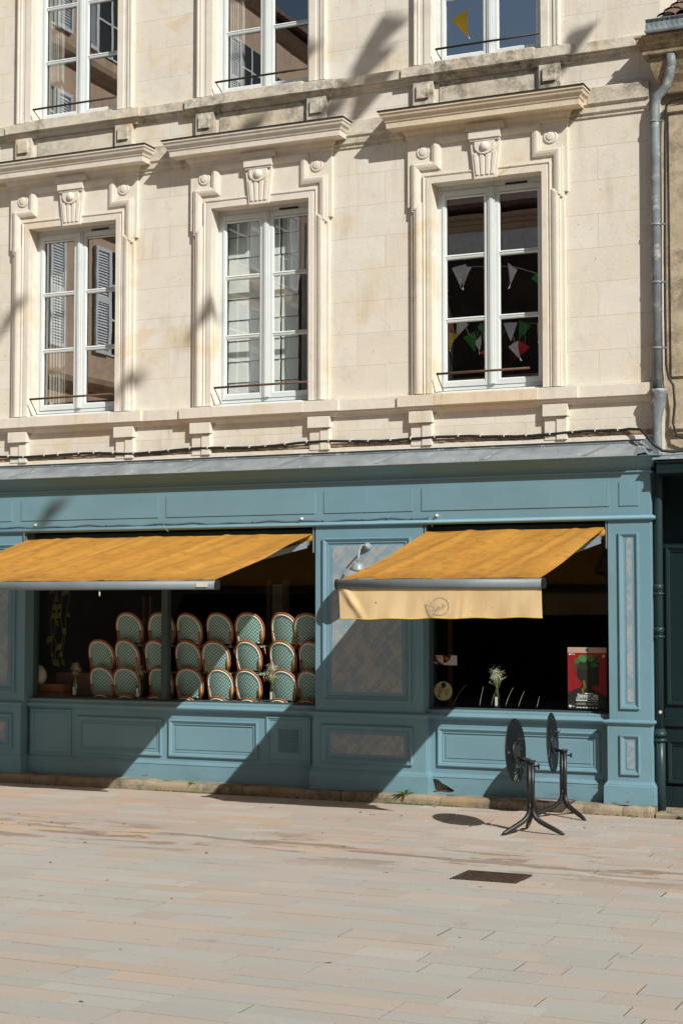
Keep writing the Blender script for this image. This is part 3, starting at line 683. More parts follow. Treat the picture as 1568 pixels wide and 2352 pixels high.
mb=MB();mb.prism([(-6.26,.50),(-4.605,.50),(-4.605,.745),(-6.26,.745)],.113,.121);pb2(mb,'field_panel')
mb=MB();mb.add([(-6.47,.16,.10),(-6.1,.16,.10),(-6.1,.15,.29),(-6.47,.15,.29)],[(0,1,2,3)]);pb2(mb,'exposed_batten','wood',0)
mb=MB();mb.prism([(-6.44,.128),(-6.36,.135),(-6.27,.148),(-6.17,.132),(-6.18,.118),(-6.3,.112),(-6.44,.118)],.096,.14);pb2(mb,'rotten_edge','rotwood',0)
def display(x0,x1,mull=None):
    r=empty('display_window',(x0,.2,1.03));r.parent=F;L=(-x0,-.2,-1.03)
    mb=MB();mb.box(x0,x0+.035,.185,.26,1.035,3.07);mb.box(x1-.03,x1,.185,.26,1.035,3.07);mb.box(x0+.035,x1-.03,.185,.26,2.90,3.07);mb.box(x0+.035,x1-.03,.185,.26,1.036,1.052)
    if mull: mb.box(mull[0],mull[1],.165,.26,1.052,2.90)
    o=mb.build('sash_frame',M['darkframe'],r,bev=.003);o.location=L
    segs=[(x0+.03,x1-.03)] if not mull else [(x0+.03,mull[0]+.01),(mull[1]-.01,x1-.03)]
    for a,b in segs:
        mb=MB();mb.add([(a,.222,1.04),(b,.222,1.04),(b,.222,2.91),(a,.222,2.91)],[(0,1,2,3)]);o=mb.build('pane',M['shopglass'],r,fix=False);o.location=L
display(-11.79,-7.80,(-9.93,-9.845));display(-6.48,-4.38)
# shop interior shell
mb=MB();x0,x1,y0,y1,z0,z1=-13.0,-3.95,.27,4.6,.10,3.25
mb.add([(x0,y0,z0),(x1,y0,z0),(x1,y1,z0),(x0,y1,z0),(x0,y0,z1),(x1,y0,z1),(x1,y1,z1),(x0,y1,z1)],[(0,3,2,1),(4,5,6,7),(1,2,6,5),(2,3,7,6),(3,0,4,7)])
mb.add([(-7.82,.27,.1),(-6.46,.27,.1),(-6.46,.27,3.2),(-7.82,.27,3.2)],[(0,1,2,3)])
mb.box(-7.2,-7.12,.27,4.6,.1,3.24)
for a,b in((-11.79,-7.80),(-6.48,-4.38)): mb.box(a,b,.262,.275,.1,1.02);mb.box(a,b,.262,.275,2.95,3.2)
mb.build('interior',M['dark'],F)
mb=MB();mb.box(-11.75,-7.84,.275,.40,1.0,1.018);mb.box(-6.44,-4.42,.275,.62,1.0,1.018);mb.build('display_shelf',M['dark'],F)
for a,b,y_,h_ in((-9.16,-9.10,1.45,2.5),(-8.93,-8.84,1.45,2.5),(-11.0,-10.97,1.5,2.3),(-10.9,-10.87,1.5,2.3),(-6.52,-6.48,.9,2.6)):
    mb=MB();mb.box(a,b,y_,y_+.06,.1,h_);mb.build('room_post',M['darkwood'],F)
mb=MB();mb.box(-9.09,-8.94,1.47,1.49,.1,2.45);mb.build('mirror',M['bar'],F)
# cable on the bead + hooks
mb=MB();pts=[(-12.6,-.035,3.17)]
for i in range(60):
    x=-12.5+6.1*i/59;pts.append((x,-.012,3.163+.008*math.sin(i*1.3)+.006*math.sin(i*.5)))
pts+=[(-6.42,-.015,3.17),(-6.39,-.03,3.12),(-6.36,-.01,3.06)]
mb.tube(pts,.005,6)
mb.tube([(-11.79,-.01,3.16),(-11.80,-.03,3.08),(-11.80,-.02,2.9)],.006,6)
mb.tube([(-9.80,-.012,3.17),(-9.79,-.03,3.12),(-9.72,-.04,3.07)],.007,6)
for x in(-12.0,-11.3,-10.6,-9.9,-9.3,-8.6,-7.7,-7.2,-6.9,-6.6): mb.lathe((x,-.005,3.167),(0,-1,0),[(.010,0),(.010,.014),(.004,.018)],8)
SC=mb.build('lighting_cable',M['bar']);tag(SC,'thin grey wire pinned along the bead above the orange awnings','cable')
for n_,x in (('first hook above the left orange awning, at its left end',-11.64),('hook above the left orange awning, near its right end',-7.97),('hook above the small right awning, near its left corner',-6.31)):
    h=empty('light_bracket',(x,0,3.16),'small clear plastic '+n_,'hook','light brackets above the awnings')
    mb=MB();mb.lathe((0,-.001,.022),(0,-1,0),[(.020,0),(.022,.008),(.014,.02),(.012,.035),(.004,.04)],12);mb.build('holder',M['whiteclip'],h)
    mb=MB();mb.tube([(-.004,-.02,.015),(-.012,-.03,-.012),(-.03,-.035,-.022),(-.04,-.03,-.006)],.004,6);mb.build('arm',M['bar'],h)
# ------------------------------------------------------------------ awnings
def awning(x0,x1,label,valance=False,zA=3.01,yF=-2.33,zF=2.415,seed=1):
    A=empty('awning',((x0+x1)/2,.05,zA),label,'awning');L=-Vector(A.location);rg=random.Random(seed)
    def ab(mb,n,m,bev=0,smooth=False,par=None):
        o=mb.build(n,M[m],par or A,bev=bev);
        if par is None:o.location=L
        return o
    nx=int((x1-x0)*34);ny=44;mb=MB();vs=[]
    for j in range(ny+1):
        t=j/ny
        for i in range(nx+1):
            s=i/nx;x=x0+.018+(x1-x0-.036)*s
            y=.03+(yF-.03)*t;z=zA+(zF+.03-zA)*t-.020*math.sin(math.pi*t)*(.8+.2*math.sin(s*9))
            xx=(x-x0)
            # sewn seams and sag between them, running out from the wall
            u=(xx+.22*t+seed*.37)/1.19;fr_=u-math.floor(u)
            z+=(.014*math.sin(2*math.pi*u*1.0)+.009*math.sin(2*math.pi*u*2.3+seed)+.004*math.sin(2*math.pi*u*5.1+3*t))*math.sin(math.pi*min(1,t*.9+.08))**.6
            z+=.022*math.exp(-(min(fr_,1-fr_)/.035)**2)*math.sin(math.pi*min(1,t*.92+.06))**.5
            vs.append((x,y,z))
    mb.add(vs,[(j*(nx+1)+i,j*(nx+1)+i+1,(j+1)*(nx+1)+i+1,(j+1)*(nx+1)+i) for j in range(ny) for i in range(nx)],True)
    ab(mb,'canopy','orange')
    mb=MB();mb.tube([(x0+.02,.045,zA-.045),(x1-.015,.045,zA-.045)],.046,20);ab(mb,'roller','orange')
    for xa in (x1-.012,x0-.003):
        mb=MB();mb.box(xa,xa+.015,.0,.09,zA-.22,zA+.09);ab(mb,'wall_plate','bar',.003)
    # front bar: rounded box section
    sec=[]
    for k in range(16):
        an=2*math.pi*k/16;sec.append((yF+.042*math.copysign(abs(math.cos(an))**.75,math.cos(an)),zF-.02+.046*math.copysign(abs(math.sin(an))**.75,math.sin(an))))
    mb=MB();mb.profx(x0-.005,x1+.005,sec);fbr=ab(mb,'front_bar','bar')
    for p in fbr.data.polygons:
        if len(p.vertices)==4: p.use_smooth=True
    for xe,s in((x0-.005,-1),(x1+.005,1)):
        mb=MB();a,b=sorted((xe,xe+s*.022));mb.profx(a,b,[(yF+(y-yF)*1.08,zF-.02+(z-zF+.02)*1.08) for y,z in sec]);ab(mb,'end_cap','black',.002)
    for xe,s in ((x1-.09,-1),(x0+.09,1)):
        mb=MB();mb.profx(xe-.03,xe+.03,[(-.10,zA-.15),(.02,zA-.13),(.02,zA-.08),(-.07,zA-.09)]);ab(mb,'arm_bracket','bar',.003)
    for xe,s in ((x1-.07,-1),(x0+.07,1)):
        w=.62 if x1-x0<3 else .85
        for seg,(p,q,r_) in enumerate((((xe,-.06,zA-.135),(xe+s*w*.75,-1.12,zA-.44),.030),((xe+s*w*.75,-1.12,zA-.43),(xe+s*.12,yF+.05,zF-.035),.024))):
            mb=MB();P=Vector(p);Q=Vector(q);d=(Q-P).normalized();u=d.cross(Vector((0,0,1))).normalized();v=u.cross(d)
            c8=[(u*a+v*b) for a,b in ((-r_,-r_*1.1),(r_,-r_*1.1),(r_,r_*1.1),(-r_,r_*1.1))]
            mb.add([P+k for k in c8]+[Q+k*.8 for k in c8],[(0,1,2,3),(7,6,5,4),(0,4,5,1),(1,5,6,2),(2,6,7,3),(3,7,4,0)])
            ab(mb,'folding_arm','bar',.004)
    if valance:
        nx=110;nz=14;mb=MB();vs=[];h=.27
        for j in range(nz+1):
            t=j/nz
            for i in range(nx+1):
                s=i/nx;x=x0+.005+(x1-x0-.01)*s+ .008*t
                y=yF-.006+.006*math.sin(s*55+3*t)*t+.012*math.sin(s*17+1)*t
                y+=-.03*math.exp(-((s-.03-.09*t)/.020)**2)*(1-abs(t-.45))  # crease at left
                y+=.010*math.exp(-((s-.62+.02*t)/.012)**2)*t
                z=zF-.066-h*t+.016*(-s)*t*0+.004*math.sin(s*30)*t
                vs.append((x,y,z-.025*(1-s)*t))
        mb.add(vs,[(j*(nx+1)+i,j*(nx+1)+i+1,(j+1)*(nx+1)+i+1,(j+1)*(nx+1)+i) for j in range(nz) for i in range(nx)],True)
        vl=ab(mb,'valance','cream')
        mb=MB();pts=[vs[nz*(nx+1)+i] for i in range(nx+1)];mb.tube([(p[0],p[1],p[2]) for p in pts],.0055,6)
        o=mb.build('hem',M['hem'],vl)
        # printed emblem: fish outline with handwritten name
        l=lambda x,y:(746.4+.1831*x,1177+.1831*y);g=lambda x,y:(964.6+.0549*x,1349.3+.0549*y)
        YV=yF-.022
        def pl(ps,f,w=.0022):
            q=[at(*f(*p),y=YV) for p in ps];return q,w
        strokes=[]
        cx_,cy_,rr_=l(1448,1167)[0],l(1448,1167)[1],.1831*112
        arc=[(cx_+rr_*math.cos(math.radians(a)),cy_-rr_*math.sin(math.radians(a))) for a in range(158,-133,-8)]
        strokes.append(([at(u,v,y=YV) for u,v in arc],.0022))
        for ps in ([(262,605),(440,1045),(510,1230)],[(295,590),(490,1045),(560,1230)],[(300,590),(630,710),(612,790)],[(312,870),(510,795)],
                   [(510,1230),(640,1040),(590,990)],[(510,920),(520,880),(590,850),(560,900),(640,885),(685,815),(660,880),(700,880),(770,800),(760,850),(850,780),(850,830),(940,790),(1020,730),(930,800),(1000,770),(1040,770),(1105,715)],[(920,665),(1000,695)]):
            strokes.append(([at(*g(*p),y=YV) for p in ps],.0017))
        mb=MB()
        for q,w in strokes: mb.tube(q,w,5)
        mb.build('emblem',M['logo'],vl)
        t=text('PIZZA AL TAGLIO',.012,M['logo'],'emblem_text',vl);a=at(*g(665,960),y=YV);t.location=a;t.rotation_euler=(R(90),R(-14),0)
    return A,ab
def text(s,size,mat,name,parent,width=None,bold=0,extr=.0004,align='LEFT'):
    cu=bpy.data.curves.new(name,'FONT');cu.body=s;cu.size=size;cu.offset=bold;cu.align_x=align;cu.extrude=extr;cu.resolution_u=2
    o=bpy.data.objects.new(name+'_tmp',cu);COL.objects.link(o);dg=bpy.context.evaluated_depsgraph_get()
    me=bpy.data.meshes.new_from_object(o.evaluated_get(dg));bpy.data.objects.remove(o)
    me.materials.clear();me.materials.append(mat)
    if width:
        xs_=[v.co.x for v in me.vertices];w0=max(xs_)-min(xs_);x0=min(xs_)
        for v in me.vertices: v.co.x=(v.co.x-x0)*width/w0
    q=bpy.data.objects.new(name,me);COL.objects.link(q);q.parent=parent;q.rotation_euler=(R(90),0,0);return q
A1,ab1=awning(-11.80,-7.825,'wide plain orange awning above the window of stacked chairs','',seed=2)
mb=MB();mb.box(-8.03,-7.90,-2.378,-2.37,2.375,2.42);ab1(mb,'bar_sticker','white')
mb=MB();mb.tube([(-9.21,-2.33,2.36),(-9.21,-2.33,2.345)],.006,6);mb.tube([(-9.21,-2.33,2.345),(-9.21,-2.33,2.285)],.009,8);ab1(mb,'crank_eye','white')
A2,ab2=awning(-6.46,-4.392,'small orange awning with cream valance and fish emblem above the right window',True,seed=5)
# ------------------------------------------------------------------ wall lamp
LP=empty('wall_lamp',(-7.15,0,2.85),'grey gooseneck wall lamp on the marbled panel between the awnings','lamp')
def lb(mb,n,m,bev=0):
    o=mb.build(n,M[m],LP,bev=bev);o.location=-Vector(LP.location);return o
mb=MB();mb.lathe((-7.15,-.004,2.85),(0,-1,0),[(.048,0),(.048,.012),(.040,.02),(.038,.034),(.028,.04),(.026,.05),(.018,.06),(.004,.064)],20);lb(mb,'wall_plate','lampgrey')
mb=MB();mb.tube([(-7.15,-.05,2.85),(-7.15,-.12,2.865),(-7.148,-.18,2.86),(-7.145,-.225,2.83),(-7.143,-.255,2.78),(-7.143,-.275,2.72),(-7.143,-.285,2.66)],.012,12);lb(mb,'gooseneck','lampgrey')
ax=Vector((.20,-.36,1)).normalized();cc=Vector((-7.145,-.285,2.60))
mb=MB();mb.lathe(cc,ax,[(.03,.065),(.05,.062),(.055,.045),(.066,.042),(.068,.022),(.078,.018),(.08,-.008)],20);lb(mb,'collar','lampgrey')
mb=MB();mb.lathe(cc,ax,[(.06,-.004),(.11,-.020),(.172,-.05),(.176,-.055),(.17,-.056),(.11,-.028),(.05,-.016)],36);lb(mb,'shade','lampgrey')
mb=MB();mb.lathe(cc,ax,[(.02,-.015),(.035,-.03),(.042,-.07),(.036,-.105),(.02,-.125),(.003,-.13)],16);lb(mb,'bulb','amber')
# ------------------------------------------------------------------ bistro tables (tops tipped up)
def table(bx,by,rot,dz,label,disc_at,yawd,first=None):
    T=empty('bistro_table',(bx,by,0),label,'table','folded bistro tables')
    H=.695
    mb=MB()
    for k in range(3):  # triple-fluted column
        a=2*math.pi*k/3+math.pi/2+rot
        cx,cy=.018*math.cos(a),.018*math.sin(a)
        mb.tube([(cx,cy,.235),(cx,cy,H-.03)],.0235,12)
    mb.lathe((0,0,H-.035),(0,0,1),[(.038,0),(.040,.02),(.047,.025),(.050,.035),(.040,.037)],20)
    mb.tube([(.04,.0,H-.055),(.085,-.01,H-.055)],.008,8);mb.box(.078,.09,-.025,.005,H-.078,H-.032)
    col=mb.build('column',M['black'],T)
    for k in range(3):
        a=2*math.pi*k/3+math.pi/2+rot;ca,sa=math.cos(a),math.sin(a);r=[];z=[]
        pr=[(.018,.30),(.018,.235),(.026,.19),(.05,.15),(.095,.115),(.16,.085),(.24,.052),(.315,.02),(.343,.008)]
        mb=MB();mb.tube([(ca*q,sa*q,w) for q,w in pr],[.0235,.0235,.024,.025,.025,.024,.023,.019,.008],12);mb.build('leg',M['black'],T)
    dc=Vector(disc_at)-Vector((bx,by,0));nrm=Vector((math.cos(yawd),math.sin(yawd),.05)).normalized()
    mb=MB();mb.lathe(dc,nrm,[(.300,-.006),(.310,-.004),(.310,.004),(.304,.008)],64);mb.build('table_top',M['marble'],T,bev=0)
    mb=MB();mb.lathe(dc-nrm*.0,nrm,[(.3105,-.0045),(.3125,-.003),(.3125,.003),(.3105,.0045)],64);mb.build('edge_band',M['iron'],T)
    u=nrm;s=Vector((0,0,1)).cross(nrm).normalized()
    mb=MB();mb.lathe(dc+nrm*.008,nrm,[(.11,0),(.11,.006),(.095,.014),(.04,.016)],24)
    p0=dc+nrm*.02
    mb.tube([p0+UZ*.06,p0+nrm*.03+UZ*.10,p0+nrm*.06+UZ*.12],.008,8)
    mb.tube([p0+UZ*.10-s*.05,p0+UZ*.12+nrm*.035-s*.05],.007,8)
    mb.tube([p0-UZ*.06,Vector((0,0,H-.02))],.010,8)
    mb.tube([p0-UZ*.09+s*.03,Vector((.0,0,H-.015))],.007,8)
    mb.build('tilt_bracket',M['black'],T)
    return T
table(-4.71,-1.712,R(24),0,'nearer black bistro table with its marble top tipped upright',(-4.865,-1.70,.78),R(0))
table(-4.745,-.47,R(-4),0,'farther black bistro table with top tipped upright, close to the right window',(-4.865,-.46,.76),R(6))
# ------------------------------------------------------------------ stacked chairs
def chair():
    C=empty('bistro_chair',(0,0,0),'x','chair','stacked teal bistro chairs behind the window')
    def arch(w,h,n=22,flare=.0):   # open arch path in local x,z ; seat level .45
        pts=[]
        for i in range(n+1):
            a=math.pi*i/n;x=-math.cos(a);pts.append((w*math.copysign(abs(x)**.93,x),math.sin(a)**.93*h))
        return pts
    def bow(x,z,r=.03): return .0+ .055*(x/.2)**2 - .10*(z/.42)   # backrest wraps forward at its sides, leans back
    zb=.50;hh=.355
    def path(w,h,k=1):
        top=arch(w,h*.55);p=[(-w*.84,zb),(-w*.95,zb+h*.22)]+[(x,zb+h*.45+z) for x,z in top]+[(w*.95,zb+h*.22),(w*.84,zb)]
        return [(x,bow(x,z-zb),z) for x,z in p]
    mb=MB();mb.tube(path(.180,hh),.0115,10);mb.build('back_frame',M['rattan'],C)
    mb=MB();mb.tube([(x,y-.006,z) for x,y,z in path(.162,hh-.022)],.0085,8)
    q=path(.162,hh-.022);mb.tube([(q[0][0],q[0][1]-.004,zb),(q[-1][0],q[-1][1]-.004,zb)],.009,8);mb.build('back_binding',M['whiterim'],C)
    pp=path(.157,hh-.027);vs=[];n=len(pp)
    mb=MB();half=n//2
    rows=[]
    for i in range(half+1):
        a=pp[i];b=pp[n-1-i]
        rows.append([(a[0]+(b[0]-a[0])*t/10,0,a[2]) for t in range(11)])
    vs=[(x,bow(x,z-zb)-.002,z) for r in rows for x,_,z in r]
    mb.add(vs,[(i*11+j,i*11+j+1,(i+1)*11+j+1,(i+1)*11+j) for i in range(half) for j in range(10)],True)
    mb.build('backrest',M['weave'],C)
    for s in(-1,1):
        mb=MB();mb.tube([(s*.150,bow(.15,0)-.028,zb-.03),(s*.155,bow(.155,.1)-.028,zb+.125),(s*.155,bow(.155,.1)+.0,zb+.14)],.0115,8);mb.build('armrest',M['rattan'],C)
    mb=MB();n=20;mb.add([(.19*math.cos(2*math.pi*k/n),.22+.20*math.sin(2*math.pi*k/n),z) for z in(.44,.465) for k in range(n)],[(k,(k+1)%n,n+(k+1)%n,n+k) for k in range(n)]+[tuple(range(n)),tuple(range(n,2*n))],False)
    mb.build('seat',M['weave'],C)
    for sx in(-1,1):
        for yy in(.08,.38):
            mb=MB();mb.tube([(sx*.15,yy,.45),(sx*.165,yy+(.02 if yy>.2 else -.005),.36)],.011,8);mb.build('leg',M['rattan'],C)
    return C
proto=chair()
cols=[-10.87,-10.50,-10.06,-9.65,-9.24,-8.81,-8.38,-8.03]
tops=[2.105,1.775,1.44,1.105]
ordn=['first','second','third','fourth','fifth','sixth','seventh','rightmost']
rown=['top','second','third','bottom'];used=False
rc=random.Random(9)
for ci,cx_ in enumerate(cols):
    for ri,tz in enumerate(tops):
        if ci==0 and ri==0: continue
        if not used: o=proto;used=True
        else:
            o=proto.copy();COL.objects.link(o)
            for ch in list(proto.children):
                d=ch.copy();COL.objects.link(d);d.parent=o
        o.location=(cx_+rc.uniform(-.02,.02),.345+rc.uniform(-.01,.02)+(.02 if ci<3 else 0),tz-.868+rc.uniform(-.004,.006))
        o.rotation_euler=(R(rc.uniform(-1.5,1.5)),R(rc.uniform(-1.8,1.8)),R(rc.uniform(-7,7)))
        o['label']='teal zigzag woven chair, %s row of the stacks, %s column from the left'%(rown[ri],ordn[ci]) if ci<7 else 'teal zigzag woven chair, %s row of the stacks, in the rightmost column by the pilaster'%rown[ri]
# ------------------------------------------------------------------ window display things
def vase(x,y,label,flower,s=1,dimm=1):
    V=empty('flower_vase',(x,y,1.02),label,'vase','vases of dried flowers in the windows')
    mb=MB();mb.lathe((0,0,0),(0,0,1),[(.033*s,0),(.036*s,.01),(.036*s,.17),(.030*s,.20),(.016*s,.225),(.014*s,.245),(.017*s,.25)],16);mb.build('bottle',M['vase'],V)
    mb=MB();mb.box(-.014*s,.014*s,-.0375*s,-.036*s,.05,.15);mb.build('bottle_label',M['white'],V)
    rg=random.Random(int(x*100));st=MB();fl=MB()
    for i in range(int(26*flower)):
        a=rg.uniform(0,2*math.pi);r=rg.uniform(.0,.09)*flower;h=rg.uniform(.31,.45)
        p=Vector((r*math.cos(a),r*math.sin(a)*.6,h));st.tube([(0,0,.06),(p.x*.15,p.y*.15,.24),tuple(p)],.0012,4)
        for k in range(16):
            q=p+Vector((rg.gauss(0,.020),rg.gauss(0,.015),rg.gauss(0,.016)));e=.0040
            fl.add([q+Vector((e,0,0)),q+Vector((-e*.5,0,e)),q+Vector((-e*.5,0,-e)),q+Vector((0,-e,0))],[(0,1,3),(1,2,3),(2,0,3),(0,2,1)])
    st.build('stems',M['stem'],V);fl.build('flowers',M['petal'],V)
    return V
vase(-8.50,.315,'vase of dried white flowers standing before the stacked chairs, nearest the pilaster',1)
vase(-10.33,.315,'shadowed vase of dried flowers before the left chairs, left of the mullion',.6)
vase(-11.25,.32,'dim vase of dried flowers beside the wooden box at far left',.8)
vase(-5.76,.42,'vase of dried white flowers alone in the middle of the right window',1)
Bx=empty('wooden_crate',(-11.66,.45,1.02),'orange wooden crate low in the left corner of the left window','crate')
mb=MB();mb.box(-.26,.14,0,.25,.0,.065);mb.box(-.26,.14,0,.25,.075,.165);mb.build('side_boards',M['crate'],Bx,bev=.003)
mb=MB();mb.box(-.25,.13,.02,.23,.01,.155);mb.build('contents',M['dark'],Bx)
mb=MB();n=20
mb.lathe((-11.86,.42,1.185),(0,0,1),[(.03,0),(.075,.03),(.098,.09),(.095,.14),(.075,.19),(.04,.23),(.01,.245)],24)
o=mb.build('table_shade',M['white']);tag(o,'white egg shaped lantern standing on the crate in the left window corner','lantern')
Bs=MB();Bs.box(-11.74,-11.0,.62,.95,1.05,1.33);o=Bs.build('leather_bench',simple('brown leather',(.10,.035,.018),.45));tag(o,'low brown leather bench back behind the crate in the left window','bench')
# trailing plant
iv=empty('hanging_plant',(-11.68,.55,2.9),'trailing plant with yellow green leaves hanging inside the left window','plant')
st=MB();lf=MB();rg=random.Random(12)
for k in range(4):
    p=Vector((rg.uniform(-.12,.12),rg.uniform(-.05,.05),0));pts=[p.copy()]
    for i in range(14):
        p=p+Vector((rg.uniform(-.03,.03),rg.uniform(-.02,.02),-.10));pts.append(p.copy())
        if rg.random()<.45:
            a=rg.uniform(-.8,.8)+(math.pi if rg.random()<.5 else 0);L_=rg.uniform(.09,.14);w=L_*.7
            d=Vector((math.cos(a)*.7,-.2,-.75)).normalized();s=d.cross(Vector((.2,1,.1))).normalized();q=p
            lf.add([q,q+d*L_*.35+s*w*.5,q+d*L_,q+d*L_*.35-s*w*.5,q+d*L_*.4+Vector((0,-.012,0))],[(0,1,4),(1,2,4),(2,3,4),(3,0,4)],True)
    st.tube(pts,.003,5)
st.build('vines',M['stem'],iv);lf.build('leaves',M['ivy'],iv)
# curved white decor twigs in the right window
tw=MB()
for (a,b,c) in (((1041,1620),(1052,1588),(1072,1572)),((1101,1622),(1104,1600),(1110,1577)),((1128,1622),(1131,1603),(1138,1585)),((1161,1622),(1166,1600),(1178,1580)),((1190,1624),(1196,1602),(1204,1588)),((1232,1626),(1236,1612),(1238,1600))):
    pa=at(*a,y=.5);pb_=at(*b,y=.5);pc_=at(*c,y=.5);pts=[]
    for i in range(7):
        t=i/6;pts.append(pa*(1-t)**2+pb_*2*t*(1-t)+pc_*t*t)
    tw.tube(pts,[.0022*(1-.6*i/6) for i in range(7)],5)
o=tw.build('bare_twigs',M['petal']);tag(o,'thin curved pale twigs standing along the sill of the right window','twigs',kind=None)
# ------------------------------------------------------------------ poster and stickers (flat, on the inside of the glass)
YP=.2262
PO=empty('poster',(-4.68,YP,1.40),'red event poster of a silhouetted head wearing green leaves, Saison de l\'Institut des Afriques','poster')
pp_=lambda x,y:(-4.895+(x-295)/1105*.43, 1.735-(y-262)/1790*.665)
def pol(pts,name,mat,k):
    mb=MB();yy=YP+.004-.0006*k;mb.add([(pp_(*p)[0],yy,pp_(*p)[1]) for p in pts],[tuple(range(len(pts)))]);
    me_=mb.build(name,mat,PO,fix=False);me_.location=-Vector(PO.location);return me_
pol([(295,262),(1400,262),(1400,2052),(295,2052)],'sheet',flat('poster black',(.012,.010,.010)),0)
def grad_red():
    m,nt,p=newmat('poster red');v=coords(nt);s=nt.nodes.new('ShaderNodeSeparateXYZ');nt.links.new(v,s.inputs[0])
    r=ramp(nt,s.outputs[2],1.2,1.68,(.27,.004,.010,1),(.20,.03,.008,1));nt.links.new(r,p.inputs['Base Color']);p.inputs['Roughness'].default_value=.6;return m
red=grad_red()
pol([(295,420),(1400,420),(1400,1700),(1180,1560),(980,1470),(975,1400),(1000,1370),(1180,1340),(1190,1000),(1000,600),(600,600),(540,1020),(590,1160),(660,1240),(690,1320),(680,1410),(560,1460),(440,1500),(300,1590)],'red_field',red,1)
pol([(295,262),(1400,262),(1400,420),(295,420)],'header_band',flat('poster header',(.50,.33,.26)),1)
pol([(850+50*math.cos(a*.5),341+50*math.sin(a*.5)) for a in range(13)],'header_seal',flat('seal teal',(.04,.10,.12)),2)
# head silhouette
pol([(560,700),(1180,700),(1195,900),(1110,960),(1180,1090),(1195,1200),(1170,1340),(1060,1360),(980,1380),(985,1460),(1120,1530),(1260,1620),(1380,1760),(1400,2052),(295,2052),(295,1600),(440,1505),(620,1440),(688,1400),(690,1300),(640,1200),(590,1130),(545,1000)],'head_silhouette',flat('silhouette',(.014,.012,.011)),2)
g1=flat('basil green',(.07,.19,.055));g2=flat('basil dark green',(.045,.12,.035));g3=flat('herb green',(.03,.065,.02))
def ell(cx,cy,rx,ry,rot,n=20): return [(cx+rx*math.cos(a*2*math.pi/n)*math.cos(rot)-ry*math.sin(a*2*math.pi/n)*math.sin(rot),cy+rx*math.cos(a*2*math.pi/n)*math.sin(rot)+ry*math.sin(a*2*math.pi/n)*math.cos(rot)) for a in range(n)]
rg=random.Random(3)
mb=MB()
for i in range(90):
    t=rg.random();cx_=440+t*560+rg.uniform(-20,20);cy_=760+rg.uniform(-60,140)+abs(t-.5)*60;e=ell(cx_,cy_,rg.uniform(18,34),7,rg.uniform(0,3.1),6)
    mb.add([(pp_(*p)[0],YP+.004-.0021-.000002*i,pp_(*p)[1]) for p in e],[tuple(range(6))])
o=mb.build('herb_sprigs',g3,PO,fix=False);o.location=-Vector(PO.location)
pol(ell(565,665,95,75,-.5),'leaf',g2,4);pol(ell(1090,620,80,90,.3),'leaf',g3,4);pol(ell(770,540,110,65,.3),'leaf',g2,4.1);pol(ell(720,590,130,95,.55),'leaf',g1,5);pol(ell(950,570,95,120,-.2),'leaf',g1,5);pol(ell(1060,770,100,62,.1),'leaf',g2,5)
mb=MB()
for i in range(34):
    t=i/34;e=ell(770+rg.uniform(-50,40)-t*60+(40 if .2<t<.6 else 0),1220+t*380,rg.uniform(8,16),rg.uniform(7,12),0,6)
    mb.add([(pp_(*p)[0],YP+.004-.0026-.000002*i,pp_(*p)[1]) for p in e],[tuple(range(6))])
o=mb.build('berries',flat('berry yellow',(.42,.24,.02)),PO,fix=False);o.location=-Vector(PO.location)
wh=flat('print white',(.72,.74,.72))
for q,nm in (([(780,1582),(1010,1582),(1010,1612),(780,1612)],'rule'),([(530,1785),(838,1785),(838,1812),(530,1812)],'rule'),([(325,1935),(395,1935),(395,1985),(360,2015),(325,1985)],'shield')): pol(q,nm,wh,6)
pol(ell(1318,512,44,44,0),'round_mark',flat('pale print',(.45,.42,.38)),6);pol(ell(358,465,26,26,0),'round_mark',wh,6)
def ptxt(s,x,y,w,sz,bold=0,mt=None):
    k=.43/1105
    t=text(s,sz*k*1.38,mt or wh,'poster_text',PO,width=w*k,bold=bold);p=pp_(x,y);t.location=Vector((p[0],YP+.004-.0042,p[1]))-Vector(PO.location)
ptxt('Saison de',568,1690,585,88,.0012);ptxt("L'INSTITUT DES AFRIQUES",532,1775,630,72,.0006);ptxt('MARS \u2022 JUIN 2024',862,1835,275,36,.0002)
ptxt('Ateliers Danse Littérature',570,1885,240,22);ptxt('Théâtre Expositions Rencontres',530,1915,280,22);ptxt('Bordeaux Pessac La Rochelle',858,1895,280,22);ptxt('Bègles Gradignan Cenon Floirac',858,1925,300,22)
ptxt('INSTITUT',392,458,95,22,.0001);ptxt("L'AFRIQUES",392,484,125,20,.0001)
for i,x in enumerate((545,625,715,800,890,980,1075)): pol([(x,1985),(x+50,1985),(x+62,2005),(x+50,2018),(x,2018)],'partner_mark',wh,6)
ptxt('RÉGION',402,1968,85,20);ptxt('AQUITAINE',402,1995,95,20)
# CCTV notice (QR code left out)
ST=empty('notice_sticker',(-6.32,YP,1.575),'small black orange and white camera surveillance sticker at left of right window','sticker')
qq=lambda x,y:(-6.47+(x-195)/810*.305,1.63-(y-318)/312*.112)
def sp(root,pts,name,mat,k,f):
    mb=MB();mb.add([(f(*p)[0],YP+.004-.0006*k,f(*p)[1]) for p in pts],[tuple(range(len(pts)))]);o=mb.build(name,mat,root,fix=False);o.location=-Vector(root.location);return o
pw=flat('sticker white',(.50,.43,.41));po_=flat('sticker orange',(.62,.10,.012));pk=flat('sticker black',(.012,.011,.01))
sp(ST,[(195,318),(1005,318),(1005,630),(195,630)],'sheet',pk,0,qq)
sp(ST,[(815,320),(1005,322),(1005,630),(580,622),(580,555),(650,550),(720,510),(780,440),(805,370)],'white_field',pw,1,qq)
sp(ST,[(318,318),(580,318),(580,600),(500,580),(420,530),(360,450)],'orange_arc',po_,1,qq)
